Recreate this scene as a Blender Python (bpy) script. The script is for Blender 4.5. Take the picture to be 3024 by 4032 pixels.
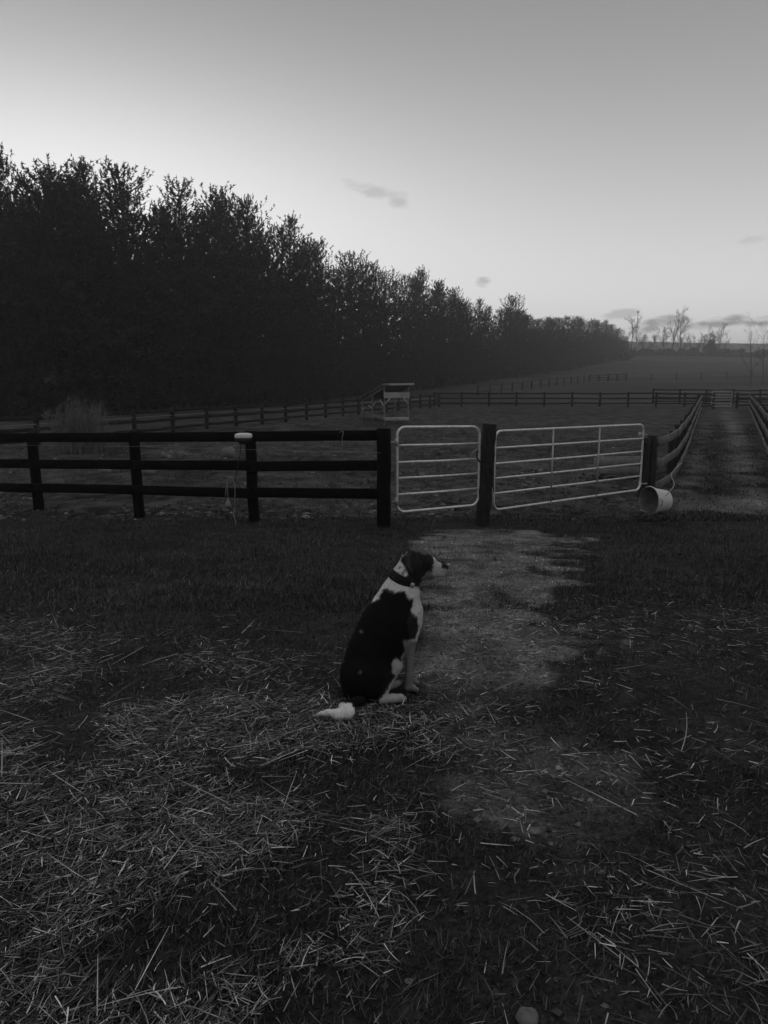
import bpy, math, random
import numpy as np
from mathutils import Vector
R = math.radians
random.seed(7); rng = np.random.default_rng(7)
S = bpy.context.scene
COL = S.collection
for o in list(bpy.data.objects): bpy.data.objects.remove(o)

# ------------------------------------------------------------------ camera
CAM = (0.0, 0.0, 1.5); PITCH = R(10.05); FPX = 2912.0
cd = bpy.data.cameras.new('camera'); cam = bpy.data.objects.new('camera', cd); COL.objects.link(cam)
cam.location = CAM; cam.rotation_euler = (R(90) - PITCH, 0, 0)
cd.sensor_fit = 'VERTICAL'; cd.sensor_height = 36.0; cd.sensor_width = 27.0; cd.lens = 26.0
cd.clip_start = 0.05; cd.clip_end = 20000
S.camera = cam
S.render.resolution_x = 768; S.render.resolution_y = 1024

# ------------------------------------------------------------------ world: dusk sky, black-and-white
SUN_AZ = R(-24)      # towards the glow behind the pines (angle from +Y, positive to the right)
SUN_EL = R(2.0)
SKY = dict(strength=0.13)
SKYF = dict(fall=11.5, hor=1.25, zen=.095, gaz=24, gel0=10, gel=9.0, gA=.46, nish=.03, cap=1.05, over=.36)
EXPO = 0.15
W = bpy.data.worlds.new("World"); S.world = W; W.use_nodes = True
nt = W.node_tree; nt.nodes.clear()
def N(t, **k):
    n = nt.nodes.new(t)
    for a, b in k.items(): setattr(n, a, b)
    return n
def m2(op, a, b=None, c=None, clamp=False):
    n = nt.nodes.new('ShaderNodeMath'); n.operation = op; n.use_clamp = clamp
    for i, v in enumerate((a, b, c)):
        if v is None: continue
        if isinstance(v, (int, float)): n.inputs[i].default_value = v
        else: nt.links.new(v, n.inputs[i])
    return n.outputs[0]
sky = N('ShaderNodeTexSky', sky_type='NISHITA', sun_disc=False, sun_elevation=SUN_EL, sun_rotation=SUN_AZ,
        air_density=1.0, dust_density=2.0, ozone_density=1.0, altitude=200)
bw = N('ShaderNodeRGBToBW'); nt.links.new(sky.outputs[0], bw.inputs[0])
geo = N('ShaderNodeTexCoord'); sp = N('ShaderNodeSeparateXYZ'); nt.links.new(geo.outputs['Generated'], sp.inputs[0])
az = m2('ARCTAN2', sp.outputs[0], sp.outputs[1]); el = m2('ARCSINE', sp.outputs[2])
elc = m2('MAXIMUM', el, 0.0)
d_az = m2('SUBTRACT', az, R(-25))
back = m2('MULTIPLY_ADD', m2('COSINE', m2('SUBTRACT', az, R(5))), .5, .5)                 # 1 towards the afterglow, 0 behind
base = m2('MULTIPLY', m2('EXPONENT', m2('DIVIDE', elc, -R(SKYF['fall']))), m2('MULTIPLY_ADD', back, SKYF['hor'] * .45, SKYF['hor'] * .55))
gl = m2('EXPONENT', m2('MULTIPLY', m2('ADD', m2('POWER', m2('ABSOLUTE', m2('DIVIDE', d_az, R(SKYF['gaz']))), 2.0),
        m2('POWER', m2('ABSOLUTE', m2('DIVIDE', m2('SUBTRACT', el, R(SKYF['gel0'])), R(SKYF['gel']))), 2.0)), -1.0))
tot = m2('ADD', m2('ADD', m2('MULTIPLY', bw.outputs[0], SKYF['nish']), SKYF['zen']), m2('ADD', base, m2('MULTIPLY', gl, SKYF['gA'])))
ov = N('ShaderNodeMapRange', interpolation_type='SMOOTHSTEP'); ov.inputs[1].default_value = R(30); ov.inputs[2].default_value = R(62); nt.links.new(el, ov.inputs[0])
tot = m2('ADD', tot, m2('MULTIPLY', ov.outputs[0], SKYF['over']))        # added brightness overhead, out of view, to light the scene
lum = m2('DIVIDE', tot, m2('POWER', m2('ADD', m2('POWER', m2('DIVIDE', tot, SKYF['cap']), 5.0), 1.0), .2))
lum = m2('DIVIDE', lum, SKY['strength'])
nz = N('ShaderNodeTexNoise'); nz.inputs['Scale'].default_value = 34; nz.inputs['Detail'].default_value = 6
mp = N('ShaderNodeMapping'); mp.inputs['Scale'].default_value = (1, 1, 3.2)
nt.links.new(geo.outputs['Generated'], mp.inputs[0]); nt.links.new(mp.outputs[0], nz.inputs['Vector'])
noise = m2('SUBTRACT', nz.outputs[0], 0.5)
def azel(px, py):
    u = (px - 1512) / FPX; v = (py - 2016) / FPX
    d = Vector((u, math.cos(PITCH) - v * math.sin(PITCH), -math.sin(PITCH) - v * math.cos(PITCH))).normalized()
    return math.atan2(d.x, d.y), math.asin(d.z)
mask = None
# small evening clouds: centre, half size (px at the camera's scale), tilt, strength
for px, py, w, h, k, s in ((1490, 755, 130, 26, -.16, .22), (1565, 795, 55, 30, -.45, .24), (1908, 1108, 36, 20, 0, .38),
                           (2440, 1240, 70, 22, .1, .30), (2580, 1278, 120, 26, .12, .55), (2860, 1270, 240, 22, .05, .58),
                           (2960, 945, 70, 15, .15, .22), (3080, 1240, 130, 18, .2, .42)):
    a0, e0 = azel(px, py); w /= FPX; h /= FPX
    da = m2('SUBTRACT', az, a0); de = m2('SUBTRACT', m2('SUBTRACT', el, e0), m2('MULTIPLY', da, k))
    q = m2('ADD', m2('POWER', m2('ABSOLUTE', m2('DIVIDE', da, w)), 2.0), m2('POWER', m2('ABSOLUTE', m2('DIVIDE', de, h)), 2.0))
    c = m2('ADD', m2('SUBTRACT', 1.0, q), m2('MULTIPLY', noise, 4.2))
    c = m2('MULTIPLY', m2('MULTIPLY', c, 0.9, clamp=True), s)
    mask = c if mask is None else m2('MAXIMUM', mask, c)
lum = m2('MULTIPLY', lum, m2('SUBTRACT', 1.0, mask))
cmb = N('ShaderNodeCombineColor')
for i in range(3): nt.links.new(lum, cmb.inputs[i])
bg = N('ShaderNodeBackground'); nt.links.new(cmb.outputs[0], bg.inputs[0]); bg.inputs[1].default_value = SKY['strength']
wo = N('ShaderNodeOutputWorld'); nt.links.new(bg.outputs[0], wo.inputs[0])

sl = bpy.data.lights.new('sun', 'SUN'); sl.energy = 0.12; sl.angle = R(12); sl.color = (1, 1, 1)
so = bpy.data.objects.new('sun', sl); COL.objects.link(so)
sd = Vector((math.sin(SUN_AZ) * math.cos(R(9)), math.cos(SUN_AZ) * math.cos(R(9)), math.sin(R(9))))
so.rotation_euler = sd.to_track_quat('Z', 'Y').to_euler()
S.view_settings.view_transform = 'Standard'; S.view_settings.look = 'None'
S.view_settings.exposure = EXPO; S.view_settings.gamma = 1.0; S.view_settings.use_curve_mapping = False

# ------------------------------------------------------------------ geometry helpers
def ray(px, py):
    u = (px - 1512) / FPX; v = (py - 2016) / FPX
    return np.array((u, math.cos(PITCH) - v * math.sin(PITCH), -math.sin(PITCH) - v * math.cos(PITCH)))
def P(px, py, Y):
    d = ray(px, py); return np.array(CAM) + d * (Y / d[1])
def proj(x, y, z):
    """world -> photo pixel (used to lay out ground cover densities and coat patches)"""
    dz = z - CAM[2]; c, s = math.cos(PITCH), math.sin(PITCH)
    dep = np.maximum(y * c - dz * s, .05)
    return 1512 + FPX * x / dep, 2016 - FPX * (y * s + dz * c) / dep
def sstep(a, b, x):
    t = np.clip((x - a) / (b - a), 0, 1); return t * t * (3 - 2 * t)
_perm = rng.random((256, 256))
def vnoise(x, y, sc, seed=0):
    x = np.asarray(x, float) / sc + seed * 17.3; y = np.asarray(y, float) / sc + seed * 9.7
    xi = np.floor(x).astype(int); yi = np.floor(y).astype(int); fx = x - xi; fy = y - yi
    fx = fx * fx * (3 - 2 * fx); fy = fy * fy * (3 - 2 * fy)
    g = lambda a, b: _perm[a % 256, b % 256]
    return ((g(xi, yi) * (1 - fx) + g(xi + 1, yi) * fx) * (1 - fy) + (g(xi, yi + 1) * (1 - fx) + g(xi + 1, yi + 1) * fx) * fy) - .5
def fbm(x, y, sc, o=4, seed=0):
    r = 0; a = 1
    for i in range(o): r = r + a * vnoise(x, y, sc, seed + i * 3.1); sc *= .5; a *= .5
    return r
PY = [-60, 0, 3.7, 6, 9, 11.2, 12, 13.2, 15, 62, 78, 100, 150, 230, 300, 350, 400, 600, 1200, 9000]
PZ = [0, 0, 0, -.19, -.52, -.74, -.79, -.81, -.80, -.80, -.78, -.3, 1.7, 6.3, 10.2, 12.3, 12.6, 6, 0, 0]
def ground_z(x, y, fine=True):
    x = np.asarray(x, float); y = np.asarray(y, float)
    z = 0
    for o in (-1, -.5, 0, .5, 1):
        z = z + np.interp(y + o * (.5 + np.clip(y - 15, 0, 300) * .05), PY, PZ) / 5
    z = z + fbm(x, y, 2.6, 2, 1) * .05 * sstep(2, 5, y)
    if fine:
        near = 1 - sstep(25, 60, y)
        z = z + fbm(x, y, .22, 3, 5) * .022 * near
        pad = sstep(11.5, 13, y) * near
        z = z + np.maximum(fbm(x, y, .5, 3, 9), 0) * .07 * pad
    z = z + fbm(x, y, 60, 3, 3) * 2.0 * sstep(100, 200, y)
    return z
def gz(x, y): return float(ground_z(x, y, False))
_GC = {}
def G(px, py):
    if (px, py) not in _GC: _GC[(px, py)] = _G(px, py)
    return _GC[(px, py)].copy()
def _G(px, py):
    d = ray(px, py); t = .3; c = np.array(CAM)
    for i in range(6000):
        q = c + d * t
        if q[2] < gz(q[0], q[1]): break
        t *= 1.002
    return q

# ------------------------------------------------------------------ materials
def mat(name, col, rough=.9, metal=0, vary=.35, scale=8, stretch=(1, 1, 1), bump=0, bscale=None, attr=None, spec=.2, dist=.02):
    m = bpy.data.materials.new(name); m.use_nodes = True; t = m.node_tree; b = t.nodes['Principled BSDF']
    b.inputs['Roughness'].default_value = rough; b.inputs['Metallic'].default_value = metal
    b.inputs['Specular IOR Level'].default_value = spec
    tc = t.nodes.new('ShaderNodeTexCoord'); mpn = t.nodes.new('ShaderNodeMapping'); mpn.inputs['Scale'].default_value = stretch
    t.links.new(tc.outputs['Object'], mpn.inputs[0])
    n = t.nodes.new('ShaderNodeTexNoise'); n.inputs['Scale'].default_value = scale; n.inputs['Detail'].default_value = 5
    t.links.new(mpn.outputs[0], n.inputs['Vector'])
    mr = t.nodes.new('ShaderNodeMapRange'); mr.inputs[1].default_value = .25; mr.inputs[2].default_value = .75
    mr.inputs[3].default_value = 1 - vary; mr.inputs[4].default_value = 1 + vary
    t.links.new(n.outputs[0], mr.inputs[0])
    mul = t.nodes.new('ShaderNodeMath'); mul.operation = 'MULTIPLY'; t.links.new(mr.outputs[0], mul.inputs[0])
    if attr:
        a = t.nodes.new('ShaderNodeAttribute'); a.attribute_name = attr; t.links.new(a.outputs['Fac'], mul.inputs[1])
    else: mul.inputs[1].default_value = col
    cc = t.nodes.new('ShaderNodeCombineColor')
    for i in range(3): t.links.new(mul.outputs[0], cc.inputs[i])
    t.links.new(cc.outputs[0], b.inputs['Base Color'])
    if bump:
        n2 = t.nodes.new('ShaderNodeTexNoise'); n2.inputs['Scale'].default_value = bscale or scale * 3; n2.inputs['Detail'].default_value = 6
        t.links.new(mpn.outputs[0], n2.inputs['Vector'])
        bp = t.nodes.new('ShaderNodeBump'); bp.inputs['Strength'].default_value = bump; bp.inputs['Distance'].default_value = dist
        t.links.new(n2.outputs[0], bp.inputs['Height']); t.links.new(bp.outputs[0], b.inputs['Normal'])
    return m
M = dict(
    black=mat('black_stained_wood', .005, .85, spec=.05, vary=.5, scale=10, bump=.5, bscale=30),
    post=mat('weathered_post', .022, .85, vary=.7, scale=9, stretch=(4, 4, .6), bump=.9, bscale=14),
    board=mat('weathered_board', .13, .8, vary=.45, scale=7, bump=.5, bscale=30),
    farwood=mat('far_fence_wood', .014, .85, vary=.4, scale=2),
    greywood=mat('grey_timber', .2, .85, vary=.35, scale=5, bump=.4),
    palewood=mat('pale_timber', .4, .8, vary=.3, scale=4, bump=.3),
    galv=mat('galvanised_steel', .7, .36, metal=.55, vary=.25, scale=14, spec=.5),
    galvdull=mat('galvanised_steel_dull', .4, .5, metal=.6, vary=.2, scale=14, spec=.5),
    roof=mat('roof_sheet', .16, .6, vary=.3, scale=5),
    tub=mat('tub_plastic', .6, .5, vary=.12, scale=9, spec=.4, bump=.15),
    tubin=mat('tub_inside_shade', .16, .8, vary=.5, scale=6, bump=.2),  # darker than the shell: shade inside the tub painted into the colour
    rope=mat('rope', .3, .9, vary=.3, scale=60),
    cord=mat('cord', .2, .8, vary=.3, scale=40),
    plug=mat('plug', .22, .6, vary=.2, scale=30),
    white=mat('white_plastic', .7, .4, vary=.12, scale=25, spec=.4),
    dark=mat('dark_plastic', .02, .6, vary=.2, scale=30),
    wire=mat('wire', .25, .5, vary=.1, scale=10),
    needles=mat('pine_needles', .032, .8, vary=.4, scale=.8),
    bark=mat('bark', .05, .9, vary=.4, scale=4),
    twig=mat('bare_twigs', .06, .9, vary=.3, scale=3),
    hay=mat('old_hay', .2, .9, vary=.4, scale=5),
    shrub=mat('dry_shrub', .16, .9, vary=.4, scale=5),
    stone=mat('stone', .16, .85, vary=.4, scale=18, bump=.6),
    paleston=mat('pale_boulder', .15, .85, vary=.3, scale=6, bump=.6),
    straw=mat('straw', .2, .65, vary=.25, scale=20, attr='tone', spec=.35),
    grass=mat('grass', .04, .8, vary=.3, scale=3, attr='tone'),
    crumb=mat('soil_crumb', .1, .9, vary=.3, scale=30, attr='tone'),
    coat=mat('dog_coat', .5, .8, vary=.16, scale=90, attr='tone', bump=.5, bscale=260, dist=.004, spec=.15),
    fur=mat('dog_fur', .5, .8, vary=.16, scale=90, attr='tone', spec=.15),
    collar=mat('collar', .007, .7, vary=.3, scale=60, bump=.3),
    nose=mat('nose', .012, .45, vary=.2, scale=90, spec=.4),
    eye=mat('eye', .006, .1, vary=.1, scale=10, spec=.6),
    hill=mat('far_hill', .05, 1, vary=.4, scale=.01),
    brush=mat('brush', .045, .9, vary=.4, scale=.6),
)

# ------------------------------------------------------------------ object helpers
def tag(o, label=None, cat=None, group=None, kind=None):
    for k, v in (('label', label), ('category', cat), ('group', group), ('kind', kind)):
        if v: o[k] = v
    return o
def empty(name, loc, rz=0):
    o = bpy.data.objects.new(name, None); COL.objects.link(o); o.location = tuple(float(v) for v in loc)
    o.rotation_euler = (0, 0, rz); o.empty_display_size = .2; return o
def build_np(name, V, F, m, parent=None, tone=None, smooth=False, origin=None):
    V = np.asarray(V, np.float32).copy()
    off = np.zeros(3)
    if parent is not None:
        off = np.array(parent.matrix_basis.translation); pp = parent
        while pp.parent is not None: pp = pp.parent; off = off + np.array(pp.matrix_basis.translation)
    elif origin is not None: off = np.array(origin, float)
    V -= off.astype(np.float32)
    me = bpy.data.meshes.new(name); F = [np.asarray(f, np.int32) for f in (F if isinstance(F, list) else [F])]
    F = [f for f in F if len(f)]
    me.vertices.add(len(V)); me.vertices.foreach_set('co', V.ravel())
    tot = np.concatenate([np.full(len(f), f.shape[1], np.int32) for f in F]); idx = np.concatenate([f.ravel() for f in F])
    me.loops.add(len(idx)); me.loops.foreach_set('vertex_index', idx)
    me.polygons.add(len(tot)); me.polygons.foreach_set('loop_start', np.concatenate([[0], np.cumsum(tot)[:-1]]).astype(np.int32))
    me.polygons.foreach_set('loop_total', tot)
    if smooth: me.polygons.foreach_set('use_smooth', np.ones(len(tot), bool))
    if tone is not None:
        a = me.attributes.new('tone', 'FLOAT', 'POINT'); a.data.foreach_set('value', np.asarray(tone, np.float32))
    me.update(calc_edges=True); me.validate(); me.materials.append(m)
    o = bpy.data.objects.new(name, me); COL.objects.link(o)
    if parent is not None: o.parent = parent
    elif origin is not None: o.location = tuple(float(v) for v in origin)
    return o
class MB:
    def __init__(s): s.v = []; s.q = []; s.t = []; s.smooth = False
    def ring_tube(s, pts, rad, n=8, cap=True, flat=1.0):
        pts = [np.asarray(p, float) for p in pts]
        if isinstance(rad, (int, float)): rad = [rad] * len(pts)
        b0 = len(s.v); up = None
        for i, p in enumerate(pts):
            t = pts[min(i + 1, len(pts) - 1)] - pts[max(i - 1, 0)]; t = t / (np.linalg.norm(t) + 1e-9)
            if up is None:
                up = np.array((0, 0, 1.)) if abs(t[2]) < .9 else np.array((1., 0, 0))
            a = np.cross(t, up); a /= np.linalg.norm(a) + 1e-9; b = np.cross(a, t); up = b
            for k in range(n):
                th = 2 * math.pi * k / n
                s.v.append(p + rad[i] * (math.cos(th) * a + math.sin(th) * b * flat))
        for i in range(len(pts) - 1):
            for k in range(n):
                k2 = (k + 1) % n
                s.q.append((b0 + i * n + k, b0 + i * n + k2, b0 + (i + 1) * n + k2, b0 + (i + 1) * n + k))
        if cap:
            for j, e in ((0, -1), (len(pts) - 1, 1)):
                c = len(s.v); s.v.append(pts[j])
                for k in range(n):
                    k2 = (k + 1) % n; a_, b_ = b0 + j * n + k, b0 + j * n + k2
                    s.t.append((a_, b_, c) if e > 0 else (b_, a_, c))
        return s
    def beam(s, a, b, w, h, seg=1, jit=0, side=None, taper=1.0, bow=None):
        """board from a to b: w across, h tall (perpendicular), subdivided and slightly irregular, bevelled corners"""
        a = np.asarray(a, float); b = np.asarray(b, float); t = b - a; L = np.linalg.norm(t); t /= L
        if side is None:
            side = np.cross(t, (0, 0, 1.)) if abs(t[2]) < .9 else np.array((1., 0, 0)) - t * t[0]
        side = np.asarray(side, float); side = side - t * side.dot(t); side /= np.linalg.norm(side); up = np.cross(side, t)
        c = min(w, h) * .14; b0 = len(s.v)
        prof = [(-w/2+c, -h/2), (w/2-c, -h/2), (w/2, -h/2+c), (w/2, h/2-c), (w/2-c, h/2), (-w/2+c, h/2), (-w/2, h/2-c), (-w/2, -h/2+c)]
        for i in range(seg + 1):
            f = i / seg; k = 1 + (taper - 1) * f
            j = np.array([random.uniform(-jit, jit) for _ in range(2)]) if 0 < i < seg or jit else np.zeros(2)
            ctr = a + t * L * f + side * j[0] + up * j[1] * .7
            if bow: ctr = ctr + np.asarray(bow) * math.sin(math.pi * f)
            for x, y in prof:
                s.v.append(ctr + side * x * k * (1 + random.uniform(-1, 1) * jit * 2) + up * y * k * (1 + random.uniform(-1, 1) * jit))
        for i in range(seg):
            for k in range(8):
                k2 = (k + 1) % 8
                s.q.append((b0 + i*8 + k, b0 + i*8 + k2, b0 + (i+1)*8 + k2, b0 + (i+1)*8 + k))
        for j, e in ((0, -1), (seg, 1)):
            c_ = len(s.v); s.v.append(np.mean(s.v[b0 + j*8: b0 + j*8 + 8], axis=0))
            for k in range(8):
                k2 = (k + 1) % 8; q, r = b0 + j*8 + k, b0 + j*8 + k2
                s.t.append((q, r, c_) if e > 0 else (r, q, c_))
        return s
    def build(s, name, m, parent=None, smooth=False, origin=None, tone=None):
        return build_np(name, np.array(s.v), [np.array(s.q, np.int32).reshape(-1, 4), np.array(s.t, np.int32).reshape(-1, 3)], m, parent, tone, smooth, origin)
def copy_tree(o, parent=None):
    c = o.copy(); COL.objects.link(c); c.parent = parent
    for ch in o.children: copy_tree(ch, c)
    return c
def smooth_path(pts, k=6):
    pts = [np.asarray(p, float) for p in pts]; out = []
    for i in range(len(pts) - 1):
        p0 = pts[max(i-1, 0)]; p1 = pts[i]; p2 = pts[i+1]; p3 = pts[min(i+2, len(pts)-1)]
        for j in range(k):
            t = j / k
            out.append(.5 * ((2*p1) + (-p0+p2)*t + (2*p0-5*p1+4*p2-p3)*t*t + (-p0+3*p1-3*p2+p3)*t**3))
    out.append(pts[-1]); return out

# ------------------------------------------------------------------ ground
def soil_tone(x, y, z):
    px, py = proj(x, y, z)
    n1 = fbm(x, y, .9, 4, 11); n2 = fbm(x, y, .25, 3, 21); n3 = fbm(x, y, 6, 3, 31)
    base = .026 + .014 * n1 + .012 * n2                         # damp turf soil
    def blob(cx, cy, w, h, soft=.5, wob=.55):
        c = G(cx, cy); q = np.sqrt(((x - c[0]) / w) ** 2 + ((y - c[1]) / h) ** 2) + wob * fbm(x, y, .7, 3, 41)
        return 1 - sstep(1 - soft, 1 + soft * .6, q)
    pp = [G(a, b)[:2] for a, b in ((1960, 2125), (1890, 2200), (1840, 2330), (1830, 2440), (1850, 2520), (1830, 2640), (1900, 2800), (2020, 2950), (2130, 3090), (2190, 3200), (2150, 3330))]
    pw = [1.05, .95, .66, .60, .58, .46, .36, .32, .34, .28, .14]; ps = [1, 1, 1, 1, .95, .75, .5, .42, .55, .48, .2]
    dirt = 0; wob = .55 * fbm(x, y, .8, 4, 41) + .6 * fbm(x, y, .2, 4, 43)
    for a_, b_, w0, w1, s0, s1 in zip(pp[:-1], pp[1:], pw[:-1], pw[1:], ps[:-1], ps[1:]):
        v = b_ - a_; tt_ = np.clip(((x - a_[0]) * v[0] + (y - a_[1]) * v[1]) / v.dot(v), 0, 1)
        q = np.hypot(x - a_[0] - tt_ * v[0], y - a_[1] - tt_ * v[1]) / (w0 + (w1 - w0) * tt_) + wob * 1.35
        dirt = np.maximum(dirt, (1 - sstep(.75, 1.1, q)) * (s0 + (s1 - s0) * tt_))
    dirt = dirt * np.clip(1 - sstep(.10, .2, fbm(x, y, .3, 4, 47)) * .5, 0, 1) * sstep(1570, 1700, px + 160 * fbm(x, y, .4, 3, 49))
    t = base * (1 - dirt) + (.145 + .10 * n2 + .04 * n1) * dirt
    # straw litter bed under the loose stalks
    sb = straw_density(x, y) ; t = t + .008 * sb * (1 + 2 * n2)
    pad = sstep(12.0, 13.0, y + fbm(x, y, 1.5, 2, 51) * .6) * (1 - sstep(40, 62, y) * .35)
    lanex = 5.25 + (y - 14.6) * .444
    inl = sstep(-.2, .4, x - lanex)
    pt = .048 + .06 * n2 + .045 * n1 + .012 * n3 + .03 * fbm(x, y, .12, 2, 77)
    t = t * (1 - pad) + pt * pad * (1 - inl) + .044 * (1 + n1 * .8 + n2) * pad * inl
    rut = np.maximum(np.exp(-((x - lanex - 2.15 - .2 * n3) / .35) ** 2), np.exp(-((x - lanex - .75 - .2 * n3) / .25) ** 2) * .5) * sstep(12.5, 15, y) * (1 - sstep(60, 66, y))
    t = t + rut * .11 * np.clip(.6 + n1 * 1.6, 0, 1.3)
    b2 = blob(2820, 1990, 1.7, 1.1) * .06; t = t + b2
    far = sstep(66, 75, y); t = t * (1 - far) + (.042 + .03 * fbm(x, y, 14, 4, 61) + .02 * fbm(x * .3, y, 5, 3, 71)) * far
    return np.clip(t, .008, .5)
def straw_density(x, y):
    px, py = proj(x, y, np.zeros_like(x))
    px = np.clip(px, -900, 3900)
    v = sstep(2300, 2900, py + 420 * fbm(x, y, 1.1, 3, 81) + np.clip((px - 1500) * .0, 0, 300))
    h = 1 - .72 * sstep(1450, 1850, px) - .20 * sstep(2050, 2600, px)
    h = h * (1 - .75 * np.exp(-((px - 1750) / 420) ** 2 - ((py - 3500) / 420) ** 2))
    h = h * (1 - .55 * np.exp(-((px - 1250) / 500) ** 2 - ((py - 4050) / 200) ** 2))
    h = h + .8 * np.exp(-((px - 1950) / 230) ** 2 - ((py - 2700) / 110) ** 2) * .6
    h = h + .2 * np.exp(-((px - 2560) / 160) ** 2 - ((py - 3400) / 260) ** 2)
    d = v * np.clip(h, 0, 1) * np.clip(.62 + 2.0 * fbm(x, y, .42, 3, 91) + .9 * fbm(x, y, 1.6, 2, 97), .05, 1.5)
    d = d + .12 * sstep(1, 0, np.abs(py - 2450) / 250) * (px > 1800)
    return np.clip(d, 0, 1.3)

def axis(fine, lim, h0, grow, far):
    a = list(np.arange(0, fine, h0)); s = h0
    while a[-1] < far: s = min(s * grow, far * .12); a.append(a[-1] + s)
    return np.array(a)
ax = axis(3.4, 0, .032, 1.035, 1500); xs = np.concatenate([-ax[::-1][:-1], ax])
ay = axis(8.5, 0, .032, 1.02, 1500); ys = np.concatenate([np.array([-400, -100, -30, -12, -6, -3, -1.5, -.8]), -np.arange(.4, 0, -.1), ay])
X, Y = np.meshgrid(xs, ys, indexing='ij'); Z = ground_z(X, Y)
nx, ny = X.shape; I = np.arange(nx * ny).reshape(nx, ny)
gf = np.stack([I[:-1, :-1], I[1:, :-1], I[1:, 1:], I[:-1, 1:]], -1).reshape(-1, 4)
mg = mat('ground_soil', .05, .95, vary=.45, scale=9, attr='tone', bump=.9, bscale=38, dist=.02, spec=.08)
_t = mg.node_tree; _b = _t.nodes['Principled BSDF']; _cc = [n_ for n_ in _t.nodes if n_.type == 'COMBINE_COLOR'][0]; _src = _cc.inputs[0].links[0].from_socket
_tc = [n_ for n_ in _t.nodes if n_.type == 'TEX_COORD'][0]; _n3 = _t.nodes.new('ShaderNodeTexNoise'); _n3.inputs['Scale'].default_value = 46; _n3.inputs['Detail'].default_value = 8; _n3.inputs['Roughness'].default_value = .7
_t.links.new(_tc.outputs['Object'], _n3.inputs['Vector']); _mr = _t.nodes.new('ShaderNodeMapRange'); _mr.inputs[1].default_value = .32; _mr.inputs[2].default_value = .68; _mr.inputs[3].default_value = .35; _mr.inputs[4].default_value = 1.65
_t.links.new(_n3.outputs[0], _mr.inputs[0]); _mm = _t.nodes.new('ShaderNodeMath'); _mm.operation = 'MULTIPLY'; _t.links.new(_src, _mm.inputs[0]); _t.links.new(_mr.outputs[0], _mm.inputs[1])
for _i in range(3): _t.links.new(_mm.outputs[0], _cc.inputs[_i])
ground = build_np('ground', np.stack([X, Y, Z], -1).reshape(-1, 3), gf, mg, tone=soil_tone(X, Y, Z).ravel(), smooth=True)
tag(ground, kind='structure')
# distant hills
hv = []; hx = np.linspace(60, 900, 120)
for i, x in enumerate(hx):
    top = 35.5 + 2.2 * math.sin(x / 200 + 1) + 1.2 * math.sin(x / 70) + .5 * random.random()
    for k in range(8): hv.append((x, 560 + k * 20, -5 + (top + 5) * math.sin(k / 7 * math.pi / 2)))
J = np.arange(120 * 8).reshape(120, 8)
tag(build_np('distant_hills', hv, np.stack([J[:-1, :-1], J[1:, :-1], J[1:, 1:], J[:-1, 1:]], -1).reshape(-1, 4), M['hill'], smooth=True), kind='structure')

# ------------------------------------------------------------------ ground cover: straw and grass
def ribbons(n, pos, yaw, pitch, length, width, bend, tone, name, m, label, cat, nseg=3, sides=3, taper=.7, cov=None):
    """n thin stalks as one mesh (prisms with `sides` sides, nseg segments)"""
    t = np.linspace(0, 1, nseg + 1)[None, :]
    ang = yaw[:, None] + bend[:, None] * t
    dl = length[:, None] / nseg
    dx = np.cos(ang) * np.cos(pitch)[:, None]; dy = np.sin(ang) * np.cos(pitch)[:, None]
    dz = np.sin(pitch)[:, None] - np.abs(bend)[:, None] * t * .25
    c = lambda a: np.concatenate([np.zeros((n, 1)), np.cumsum(a[:, :-1], 1)], 1) * dl
    cx = pos[:, 0:1] + c(dx); cy = pos[:, 1:2] + c(dy); cz = pos[:, 2:3] + c(dz)
    nxv = -np.sin(ang); nyv = np.cos(ang)
    w = width[:, None] * (1 - taper * t ** 2)
    V = []
    for s_ in range(sides):
        th = 2 * math.pi * s_ / sides + .5
        V.append(np.stack([cx + nxv * w * math.cos(th) * .5, cy + nyv * w * math.cos(th) * .5, cz + w * math.sin(th) * .5], -1))
    V = np.stack(V, 2)                       # n, seg+1, sides, 3
    base = np.arange(n)[:, None, None] * ((nseg + 1) * sides)
    i = np.arange(nseg)[None, :, None]; k = np.arange(sides)[None, None, :]; k2 = (k + 1) % sides
    F = np.stack([base + i*sides + k, base + i*sides + k2, base + (i+1)*sides + k2, base + (i+1)*sides + k], -1).reshape(-1, 4)
    o = build_np(name, V.reshape(-1, 3), F, m, tone=np.repeat(tone, (nseg + 1) * sides))
    tag(o, label, cat, kind='stuff'); return o
def scatter(n, x0, x1, y0, y1, dens, ypow=1.0):
    xs_, ys_ = [], []; got = 0
    while got < n:
        k = n * 2
        yy = y0 + (y1 - y0) * rng.random(k) ** ypow; xx = x0 + (x1 - x0) * rng.random(k)
        sc = .45 + .16 * yy                       # widen with distance
        xx = xx * sc
        keep = rng.random(k) < dens(xx, yy)
        xs_.append(xx[keep]); ys_.append(yy[keep]); got += keep.sum()
    return np.concatenate(xs_)[:n], np.concatenate(ys_)[:n]
n = 54000
sx, sy = scatter(n, -3.2, 3.0, .9, 6.2, straw_density, 1.35)
sz = ground_z(sx, sy) + rng.random(n) ** 2 * .028 + .004
ln = np.exp(rng.normal(math.log(.045), .55, n)).clip(.012, .26)
pt = rng.normal(.0, .13, n); up_ = rng.random(n) < .03; pt[up_] = rng.uniform(.4, 1.25, up_.sum()); ln[up_] *= .55
flow = np.pi * .12 + fbm(sx, sy, 1.0, 2, 17) * 3.0
yaw = np.where(rng.random(n) < .3, flow + rng.normal(0, .55, n), rng.uniform(0, 2 * np.pi, n))
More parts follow.
